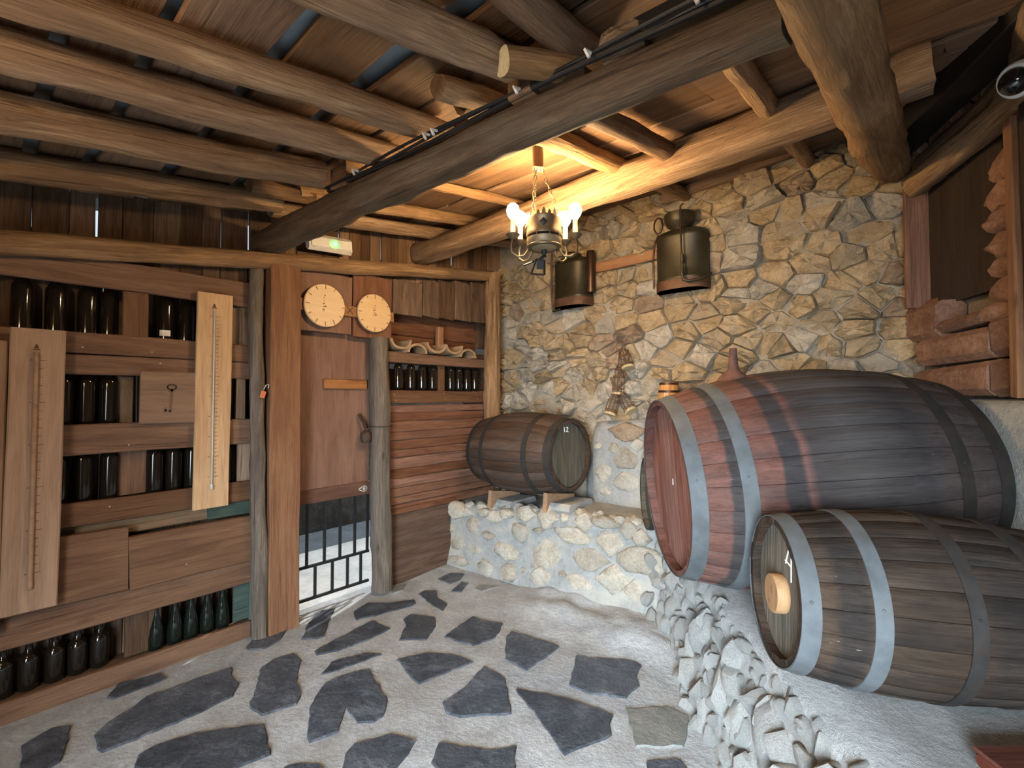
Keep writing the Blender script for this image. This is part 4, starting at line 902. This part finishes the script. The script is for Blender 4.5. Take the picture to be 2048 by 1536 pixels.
v, f = board_geo(0.27, 0.297, 0.02, 3, 0.002); obj('board', v, f, M['plaque'], k, frame((0.01, 0, 0.1485), UY, UZ))
b = B(); mxk = Matrix.Translation((0.021, 0.012, 0.15))
rg_ = [(0, 0.022 * math.cos(i * 6.2832 / 14), 0.058 + 0.015 * math.sin(i * 6.2832 / 14)) for i in range(14)]
for i in range(14): stroke(b, rg_[i], rg_[(i + 1) % 14], 0.008, mxk)
stroke(b, (0, 0, 0.045), (0, -0.006, -0.085), 0.011, mxk); stroke(b, (0, -0.006, -0.08), (0, -0.032, -0.075), 0.010, mxk); stroke(b, (0, -0.03, -0.088), (0, -0.028, -0.062), 0.009, mxk); stroke(b, (0, -0.014, 0.036), (0, 0.014, 0.036), 0.007, mxk)
tag(b.make('key_shape', M['key'], k), 'dark old key shape with a ring bow')
def dial(y, z, ry, label, ticks, word):
    r = empty('wall_dial', (-3.272, y, z), label=label, cat='dial')
    mxd = frame((0, 0, 0), UY, UZ)
    lathe('disc', [(0, 0), (ry - .004, 0), (ry, 0.004), (ry, 0.018), (ry - .004, 0.022), (0, 0.022)], M['dial'], r, 44, mxd)
    b = B(); mz = Matrix.Translation((0.0228, 0, 0))
    for i, l in enumerate(ticks):
        if not l: continue
        a = math.pi / 2 - i * math.pi / 6; q0, q1 = ry * 0.95, ry * (0.95 - l)
        stroke(b, (0, q0 * math.cos(a), q0 * math.sin(a)), (0, q1 * math.cos(a), q1 * math.sin(a)), 0.004, mz)
    tag(b.make('tick_marks', M['burnt'], r), kind='stuff'); b = B()
    for (p, q) in word: stroke(b, (0, p[0] * ry, p[1] * ry), (0, q[0] * ry, q[1] * ry), 0.0035, mz)
    b.make('burnt_letters', M['burnt'], r)
    return r
w1 = [((-.06, .50), (-.01, .46)), ((-.01, .46), (-.05, .43)), ((-.09, .36), (-.05, .32)), ((-.08, .22), (-.06, .17)), ((-.10, .10), (-.03, .07)), ((-.10, .05), (-.10, .10)), ((-.02, -.01), (.06, -.04)), ((.06, -.04), (-.05, -.08)), ((-.12, -.05), (-.04, -.07)), ((-.14, -.20), (-.08, -.16)), ((-.08, -.16), (-.05, -.25)), ((-.14, -.20), (-.12, -.26))]
w2 = [((-.02, .42), (.05, .38)), ((-.08, .27), (-.05, .24)), ((.02, .27), (.04, .25)), ((-.09, .13), (.04, .14)), ((-.09, .09), (-.09, .16)), ((-.06, .02), (.04, -.02)), ((.04, -.02), (.09, -.10)), ((-.12, -.10), (-.06, -.12)), ((.0, -.08), (.06, -.13))]
dial(1.711, 2.215, 0.155, 'larger pale round dial with burnt tick marks over the door', [.16, .10, .07, .12, .12, .22, .18, .20, .17, .19, .18, .16], w1)
dial(2.122, 2.215, 0.150, 'smaller-looking pale round dial, farther from the square post', [.20, .09, .08, .14, .10, .10, .18, .10, .16, .18, .10, .08], w2)
ex = empty('emergency_light', (-3.29, 1.747, 2.673), label='white emergency light box glowing green above the door', cat='light')
mxe = frame((0, 0, 0), (0, 1, 0.085), UZ)
v, f = board_geo(0.335, 0.118, 0.052, 1, 0.0, 0.02, 1); obj('body', v, f, M['white'], ex, mxe @ Matrix.Translation((0, 0, 0.02)))
v, f = board_geo(0.30, 0.078, 0.02, 1, 0.0, 0.008, 1); obj('lens_cover', v, f, M['white'], ex, mxe @ Matrix.Translation((0, 0, 0.045)))
lathe('green_lamp', [(0, 0.0), (0.020, 0.001), (0.014, 0.006), (0, 0.008)], M['led'], ex, 16, mxe @ Matrix.Translation((0.025, 0.0, 0.055)))
lathe('halo_disc', [(0, 0.0), (0.036, 0.0003), (0.034, 0.0015), (0, 0.002)], M['ledglow'], ex, 20, mxe @ Matrix.Translation((0.022, -0.002, 0.055)) @ Matrix.Scale(1.25, 4, (1, 0, 0)))  # glowing disc added to paint the green halo around the lamp
lathe('screw', [(0, 0), (0.004, 0.001), (0, 0.003)], M['iron'], ex, 8, mxe @ Matrix.Translation((-0.135, -0.04, 0.046)))
lathe('screw', [(0, 0), (0.004, 0.001), (0, 0.003)], M['iron'], ex, 8, mxe @ Matrix.Translation((0.152, -0.045, 0.046)))
kt = empty('key_tag', (-3.225, 1.283, 1.60), label='small orange key tag hung on the thin upright log', cat='tag')
tube('wire_hook', [(0, 0, 0), (0.004, 0.012, 0.03), (0.004, 0.03, 0.035), (0.0, 0.03, 0.01)], 0.003, M['tube'], kt, 5)
v, f = board_geo(0.045, 0.032, 0.006, 4, 0.002); obj('tag_plate', v, f, M['tag'], kt, frame((0, -0.005, -0.03), (0, 0.3, 1), (0, -1, 0.3)))
# old roof tiles on the upper shelf of the far panel
def tile(y, z, up, label, w=0.24, tilt=0.0):
    rs = []
    for i in range(7):
        xx = -0.15 + 0.22 * i / 6; ring = []
        for j in range(13):
            a = math.pi * j / 12; rr = w / 2 * (1 - 0.10 * i / 6) * (1 + 0.04 * noise.noise(V((y * 9 + j, i, 0))))
            ring.append((xx + (0.012 * noise.noise(V((j * 0.9, y * 5, 2))) if i in (0, 6) else 0), rr * math.cos(a), (rr * 0.78 * math.sin(a) - (0 if up else 0.0)) * (1 if up else -1)))
        for j in range(12, -1, -1):
            p = ring[j]; ring.append((p[0], p[1] * 0.80, p[2] * 0.76))
        rs.append(ring)
    v, f = rings(rs)
    o = obj('roof_tile', v, f, M['tile'], None, Matrix.Translation((-3.34, y, z)) @ Matrix.Rotation(tilt, 4, 'X'), 50)
    return tag(o, label, 'roof tile', 'curved clay tiles on the shelf')
tile(2.39, 2.035, False, 'curved clay tile lying hollow side up, nearest the door')
tile(2.56, 1.932, True, 'arched clay tile on the shelf, nearer the door')
tile(2.775, 2.035, False, 'curved clay tile lying hollow side up, in the middle of the shelf', 0.26)
tile(2.985, 2.035, False, 'curved clay tile lying hollow side up, past the small upright')
tile(3.165, 1.932, True, 'arched clay tile on the shelf, nearer the stone wall')

# ---- wrought iron chandelier
CH = empty('chandelier', (-1.558, 2.083, 2.36), label='wrought iron chandelier with lit candle bulbs hanging from the roof', cat='chandelier')
RV, FV = V((0.758, 0.652, 0)), V((-0.652, 0.758, 0))
v, f = board_geo(0.13, 0.06, 0.06, 6, 0.004); obj('hook_block', v, f, M['log'], CH, frame((-0.02, -0.03, 0.515), UZ, RV))
lathe('crown_band', [(0.090, 0.075), (0.097, 0.075), (0.099, 0.085), (0.097, 0.095), (0.097, 0.155), (0.100, 0.160), (0.100, 0.172), (0.093, 0.172), (0.090, 0.16)], M['brass'], CH, 32)
b = B()
for i in range(20):
    a = 6.2832 * i / 20; c = V((0.096 * math.cos(a), 0.096 * math.sin(a), 0.17)); h = 0.038 if i % 2 else 0.026; tv = V((-math.sin(a), math.cos(a), 0)); nv = V((math.cos(a), math.sin(a), 0)) * 0.002
    vs = [c - tv * 0.010 - nv, c + tv * 0.010 - nv, c + tv * 0.009 + UZ * h * .5 - nv, c + UZ * h - nv, c - tv * 0.009 + UZ * h * .5 - nv]
    vs += [q + nv * 2 for q in vs]; b.add(vs, [(0, 1, 2, 3, 4), (9, 8, 7, 6, 5)] + [(j, j + 5, (j + 1) % 5 + 5, (j + 1) % 5) for j in range(5)])
b.make('crown_points', M['brass'], CH)
b = B()
for a in (-1.0, 0.6, 2.2, 3.8):
    c = (-FV * math.cos(a + 0.9) + RV * math.sin(a + 0.9)) * 0.0985; tv = UZ.cross(c.normalized())
    for s in (-1, 1):
        pass
    d = 0.024; n_ = c.normalized() * 0.006
    vs = [c + UZ * 0.126 + n_, c + tv * d + UZ * 0.126, c + UZ * (0.126 + d), c - tv * d + UZ * 0.126, c + UZ * (0.126 - d)]
    b.add(vs, [(0, 1, 2), (0, 2, 3), (0, 3, 4), (0, 4, 1), (4, 3, 2, 1)])
b.make('diamond_boss', M['iron'], CH)
lathe('dish', [(0.0, 0.0), (0.05, 0.004), (0.084, 0.022), (0.094, 0.045), (0.096, 0.062), (0.088, 0.062), (0.07, 0.03), (0, 0.015)], M['dish'], CH, 32)
lathe('dish_rim', [(0.085, 0.014), (0.094, 0.012), (0.097, 0.02), (0.09, 0.026)], M['brass'], CH, 32)
for i in range(8):
    a = i * 0.785 + 0.2; tube('stay', [(0.092 * math.cos(a), 0.092 * math.sin(a), 0.05), (0.095 * math.cos(a), 0.095 * math.sin(a), 0.165)], 0.003, M['brass'], CH, 5)
lathe('stem', [(0, -0.03), (0.012, -0.02), (0.018, -0.005), (0.012, 0.006), (0, 0.006)], M['iron'], CH, 12)
top = V((-0.02, -0.03, 0.46))
for k, a in enumerate((0.0, 2.3, 4.0)):
    d = RV * math.cos(a) + FV * math.sin(a); p0, p1 = top + d * 0.018, d * 0.092 + UZ * 0.172; n = 10; b = B()
    for i in range(n):
        c0, c1 = p0.lerp(p1, i / n), p0.lerp(p1, (i + 1) / n); ax = (c1 - c0); L = ax.length * 0.62; ax.normalize(); sd = ax.orthogonal().normalized()
        if i % 2: sd = ax.cross(sd)
        mid_ = (c0 + c1) / 2; pts = [mid_ + ax * L * math.cos(j * 0.785) + sd * 0.0085 * math.sin(j * 0.785) for j in range(8)]
        v, f = tube_geo(pts, 0.0026, 5, True); b.add(v, f)
    b.make('chain', M['brass'], CH, None, 60)
for a in (0.0, math.pi, 0.72, math.pi - 0.72):
    d = RV * math.cos(a) + FV * math.sin(a); c = d * 0.172
    arm = tube('arm', [d * 0.09 + UZ * 0.05, d * 0.088 + UZ * 0.0, d * 0.11 - UZ * 0.03, d * 0.145 - UZ * 0.035, d * 0.178 - UZ * 0.012, d * 0.182 + UZ * 0.03, d * 0.172 + UZ * 0.07], 0.006, M['brass'], CH, 8)
    T = Matrix.Translation(c)
    lathe('drip_cup', [(0, 0.062), (0.012, 0.062), (0.036, 0.082), (0.039, 0.088), (0.034, 0.088), (0.018, 0.082), (0.018, 0.098), (0, 0.098)], M['brass'], arm, 20, T)
    lathe('candle', [(0, 0.088), (0.0135, 0.088), (0.0135, 0.172), (0, 0.172)], M['candle'], arm, 14, T)
    lathe('bulb', [(0, 0.172), (0.015, 0.176), (0.030, 0.198), (0.036, 0.222), (0.030, 0.246), (0.014, 0.260), (0, 0.264)], M['bulb'], arm, 18, T)
    lamp('candle_light', 'POINT', V((-1.558, 2.083, 2.36)) + c + UZ * 0.222, BULB_W, WARM, shadow_soft_size=0.04)
b = B()
q = [V((0, 0, 0)) + RV * x + UZ * z - FV * 0.02 for x, z in ((-0.045, -0.055), (-0.075, -0.135), (0.0, -0.14), (0.0, -0.06))]
for i in range(4):
    v, f = tube_geo([q[i], q[(i + 1) % 4]], 0.006, 4); b.add(v, f)
v, f = tube_geo([RV * -0.115 + UZ * -0.085, RV * -0.03 + UZ * -0.05, RV * 0.012 + UZ * -0.03], 0.006, 5); b.add(v, f)
v, f = tube_geo([RV * -0.03 + UZ * -0.05, RV * 0.0 + UZ * -0.025, RV * 0.0 + UZ * 0.01, RV * -0.05 + UZ * 0.03], 0.007, 5); b.add(v, f)
v, f = board_geo(0.05, 0.045, 0.004, 3, 0); b.add(v, f, frame(RV * -0.02 - FV * 0.02 - UZ * 0.085, UZ, RV))
b.make('hanging_bracket', M['iron'], CH)

# ---- copper backpack sprayers on the stone wall
def d_ring(a, bb, z, n=22, pw=0.75):
    out = []
    for i in range(n + 1):
        t = math.pi * i / n; c, s = math.cos(t), math.sin(t)
        out.append((a * math.copysign(abs(c) ** pw, c), -bb * abs(s) ** pw, z))
    out.append((-a * 0.5, -0.02, z)); out.append((a * 0.5, -0.02, z))
    return out
def sprayer(x, z, w, h, label):
    r = empty('backpack_sprayer', (x, 3.685, z), label=label, cat='sprayer', group='old sprayers hung on the stone wall')
    a, d = w / 2, 0.17
    prof = [(0.985, 0.0), (1.0, 0.01), (1.0, 0.03), (0.985, 0.04), (0.985, 0.075), (1.0, 0.08), (1.0, 0.095), (0.985, 0.10), (0.985, h - 0.06), (1.0, h - 0.055), (1.0, h - 0.035), (0.98, h - 0.03), (0.95, h - 0.008), (0.86, h + 0.004)]
    v, f = rings([d_ring(a * k, d * k, zz) for k, zz in prof]); obj('tank', v, f, M['tank'], r, None, 40)
    v, f = rings([d_ring(a * 1.012, d * 1.012, zz) for zz in (0.0, 0.004, 0.070, 0.074)]); obj('rust_band', v, f, M['rustband'], r, None, 40)
    return r
s2 = sprayer(-1.388, 2.375, 0.40, 0.455, 'copper sprayer tank with an open round funnel mouth on the stone wall')
T = Matrix.Translation((0.0, -0.085, 0))
lathe('filler_bowl', [(0.045, 0.45), (0.055, 0.462), (0.06, 0.475), (0.095, 0.50), (0.112, 0.54), (0.115, 0.585), (0.112, 0.588), (0.106, 0.55), (0.09, 0.51), (0.05, 0.48)], M['tank'], s2, 28, T)
tube('lever', [(-0.165, -0.10, 0.46), (-0.19, -0.11, 0.40), (-0.205, -0.11, 0.28), (-0.205, -0.1, 0.04)], 0.008, M['pipe'], s2, 8)
tube('lever_ring', [V((-0.165, -0.10, 0.535)) + 0.036 * math.cos(t * .42) * UX + 0.062 * math.sin(t * .42) * UZ for t in range(15)], 0.007, M['pipe'], s2, 6, True)
tube('spray_rod', [(0.075, -0.205, 0.62), (0.055, -0.21, 0.60), (0.055, -0.21, 0.40), (0.062, -0.21, 0.20), (0.068, -0.21, 0.13)], 0.007, M['pipe'], s2, 8)
tube('hose', [(0.068, -0.21, 0.15), (0.064, -0.215, 0.09), (0.075, -0.215, 0.045), (0.11, -0.20, 0.035), (0.18, -0.15, 0.05), (0.24, -0.10, 0.09)], 0.011, M['tank'], s2, 8)
tube('tap', [(0.062, -0.205, 0.24), (0.062, -0.205, 0.18)], 0.013, M['tank'], s2, 8)
s1 = sprayer(-2.393, 2.372, 0.37, 0.43, 'copper sprayer tank with a pump cylinder, nearer the corner log')
T = Matrix.Translation((0.02, -0.08, 0))
lathe('lid', [(0.0, 0.42), (0.075, 0.424), (0.085, 0.44), (0.085, 0.465), (0.06, 0.485), (0.02, 0.492), (0.0, 0.505)], M['tank'], s1, 24, T)
lathe('pump_cylinder', [(0, 0.10), (0.038, 0.10), (0.040, 0.11), (0.040, 0.45), (0.036, 0.465), (0, 0.47)], M['pipe'], s1, 18, Matrix.Translation((0.215, -0.09, 0)))
tube('lever', [(-0.17, -0.12, -0.03), (-0.185, -0.12, 0.1), (-0.19, -0.12, 0.43), (-0.18, -0.12, 0.52)], 0.009, M['rustband'], s1, 8)
tube('handle_loop', [(-0.17, -0.1, 0.43), (-0.10, -0.12, 0.47), (-0.02, -0.13, 0.46)], 0.005, M['pipe'], s1, 6)
tube('spout', [(-0.16, -0.14, -0.03), (-0.12, -0.16, -0.035), (-0.07, -0.15, -0.02)], 0.010, M['tank'], s1, 6)
bt = board('wall_batten', (-1.90, 3.66, 2.705), (0.66, 0.085, 0.03), M['orange'], None, (1, 0, 0.02), UZ, 0.003)
tag(bt, 'short brown batten nailed to the stone wall between the two sprayers', 'batten')

# ---- wire cages, keg and funnel on the ledges
def cage(loc, aim, L, r0, r1, label, parent=None):
    q = V(aim).normalized().to_track_quat('Z', 'Y').to_matrix().to_4x4(); r = empty('wire_cage', mx=Matrix.Translation(loc) @ q, label=label, cat='wire cage', group='wire cages hung on the stone wall')
    n = 9
    for i in range(n):
        a = 6.2832 * i / n; c, s = math.cos(a), math.sin(a)
        tube('wire', [(r1 * c, r1 * s, 0), (r1 * 0.98 * c, r1 * 0.98 * s, L * 0.5), (r0 * c, r0 * s, L * 0.85), (r0 * .45 * c, r0 * .45 * s, L)], 0.0021, M['wire'], r, 4)
    for z in (0.15, 0.55, 0.8):
        rr = r1 if z < .6 else (r0 + r1) / 2
        tube('ring', [(rr * math.cos(i * .52), rr * math.sin(i * .52), z * L) for i in range(12)], 0.003, M['wire'], r, 4, True)
    lathe('base_disc', [(0, -0.012), (r1 * 1.0, -0.012), (r1 * 1.04, -0.004), (r1 * 1.0, 0.008), (0, 0.008)], M['cork'], r, 24)
    return r
cage((-1.815, 3.565, 1.800), (-0.35, 0.15, 1), 0.17, 0.028, 0.050, 'topmost wire cage with a round straw base, tipped sideways')
cage((-1.925, 3.60, 1.585), (0.02, 0.1, 1), 0.25, 0.028, 0.048, 'long upright wire cage in the middle of the hanging bunch')
cage((-1.955, 3.52, 1.415), (0.15, 0.35, 1), 0.20, 0.026, 0.050, 'lowest wire cage with its straw base facing out')
cage((-1.795, 3.57, 1.445), (-0.75, 0.15, 1), 0.19, 0.030, 0.048, 'wire cage lying aslant at the foot of the bunch')
o = empty('hanging_hook', (-1.93, 3.655, 1.90), label='bent wire ring on the wall holding the bunch of cages', cat='hook')
tube('wire_ring', [(0.028 * math.cos(i * .45), -0.02, 0.085 + 0.045 * math.sin(i * .45)) for i in range(14)], 0.004, M['wire'], o, 5, True)
tube('wire_tail', [(0, -0.02, 0.04), (0.02, -0.02, 0.0), (0.05, -0.02, 0.0), (0.09, -0.03, 0.03), (0.11, -0.04, -0.02)], 0.004, M['wire'], o, 5)
tube('wire_tail', [(0, -0.02, 0.04), (0.0, -0.03, -0.06), (-0.005, -0.05, -0.10)], 0.005, M['wire'], o, 5)
kg = empty('wooden_keg', (-1.487, 3.60, 1.423), label='tiny varnished wooden keg standing behind the huge cask', cat='keg')
KR = lambda z: 0.066 + 0.014 * (1 - (2 * z / 0.245 - 1) ** 2)
st = None
for i in range(14):
    da = 6.2832 / 28
    if st is None:
        rs = []
        for j in range(7):
            z = 0.245 * j / 6; r = KR(z); rs.append([(z, q * math.sin(a), q * math.cos(a)) for a, q in ((-da * .98, r - .0015), (-da * .8, r), (da * .8, r), (da * .98, r - .0015), (da * .98, r - .012), (-da * .98, r - .012))][::-1])
        v, f = rings(rs); st = obj('stave', v, f, M['keg'], kg); o = st
    else: o = bpy.data.objects.new('stave', st.data); COL.objects.link(o); o.parent = kg
    o.rotation_euler = (Matrix.Rotation(i * 6.2832 / 14, 3, 'Z') @ Matrix.Rotation(-math.pi / 2, 3, 'Y')).to_euler()
for z in (0.015, 0.075, 0.165, 0.225):
    lathe('hoop', [(KR(z) - .001, z), (KR(z) + .002, z), (KR(z + .018) + .002, z + .018), (KR(z + .018) - .001, z + .018)], M['pipe'], kg, 30)
lathe('lid', [(0, 0.228), (0.058, 0.228), (0.058, 0.236), (0, 0.236)], M['keg'], kg, 24)
lathe('bottom', [(0, 0.002), (0.058, 0.002), (0.058, 0.01), (0, 0.01)], M['keg'], kg, 24)
fu = empty('iron_funnel', (-0.735, 2.615, 1.640), label='rusty iron funnel standing upside down on top of the huge cask', cat='funnel')
lathe('cone', [(0.085, -0.004), (0.080, 0.0), (0.066, 0.02), (0.034, 0.048), (0.024, 0.06), (0.0, 0.062)], M['rust'], fu, 22)
lathe('spout', [(0.0, 0.055), (0.0265, 0.055), (0.024, 0.08), (0.018, 0.165), (0.015, 0.165), (0.0, 0.15)], M['rust'], fu, 16)
# ---- security camera and red box at the edge of the view
dc = empty('dome_camera', (0.292, 2.516, 2.719), label='white security camera with a black glossy dome near the roof', cat='camera')
mxc = Matrix.Rotation(-2.0, 4, 'Z') @ Matrix.Rotation(-1.9, 4, 'X')
lathe('housing', [(0, -0.045), (0.05, -0.045), (0.062, -0.03), (0.064, 0.0), (0.058, 0.012), (0.05, 0.012), (0, 0.008)], M['white'], dc, 28, Matrix.Translation((0, 0, 0)) @ V((-0.55, -0.65, -0.45)).to_track_quat('Z', 'Y').to_matrix().to_4x4())
lathe('dome', [(0.048, 0.01), (0.046, 0.025), (0.034, 0.045), (0.015, 0.055), (0, 0.057)], M['lens'], dc, 24, V((-0.55, -0.65, -0.45)).to_track_quat('Z', 'Y').to_matrix().to_4x4())
tube('bracket', [(0, 0, 0), V((0.55, 0.65, 0.45)) * 0.08, N1 * -0.09 + UZ * 0.05], 0.014, M['white'], dc, 8)
rb = empty('red_box', (0.290, 1.781, 0.572), math.radians(40.7), label='corner of a red-brown wooden box on the platform', cat='box')
for (sx, sy, sz, x, y, z, nm) in [(0.30, 0.24, 0.010, 0, 0, 0.012, 'bottom'), (0.30, 0.014, 0.03, 0, 0.12, 0.025, 'side'), (0.30, 0.014, 0.03, 0, -0.12, 0.025, 'side'), (0.014, 0.24, 0.03, -0.15, 0, 0.025, 'side'), (0.014, 0.24, 0.03, 0.15, 0, 0.025, 'side'), (0.31, 0.26, 0.012, 0, 0, 0.046, 'lid')]:
    v, f = board_geo(sx, sy, sz, 5, 0.0015); obj(nm, v, f, M['redbox'], rb, Matrix.Translation((x, y, z)))
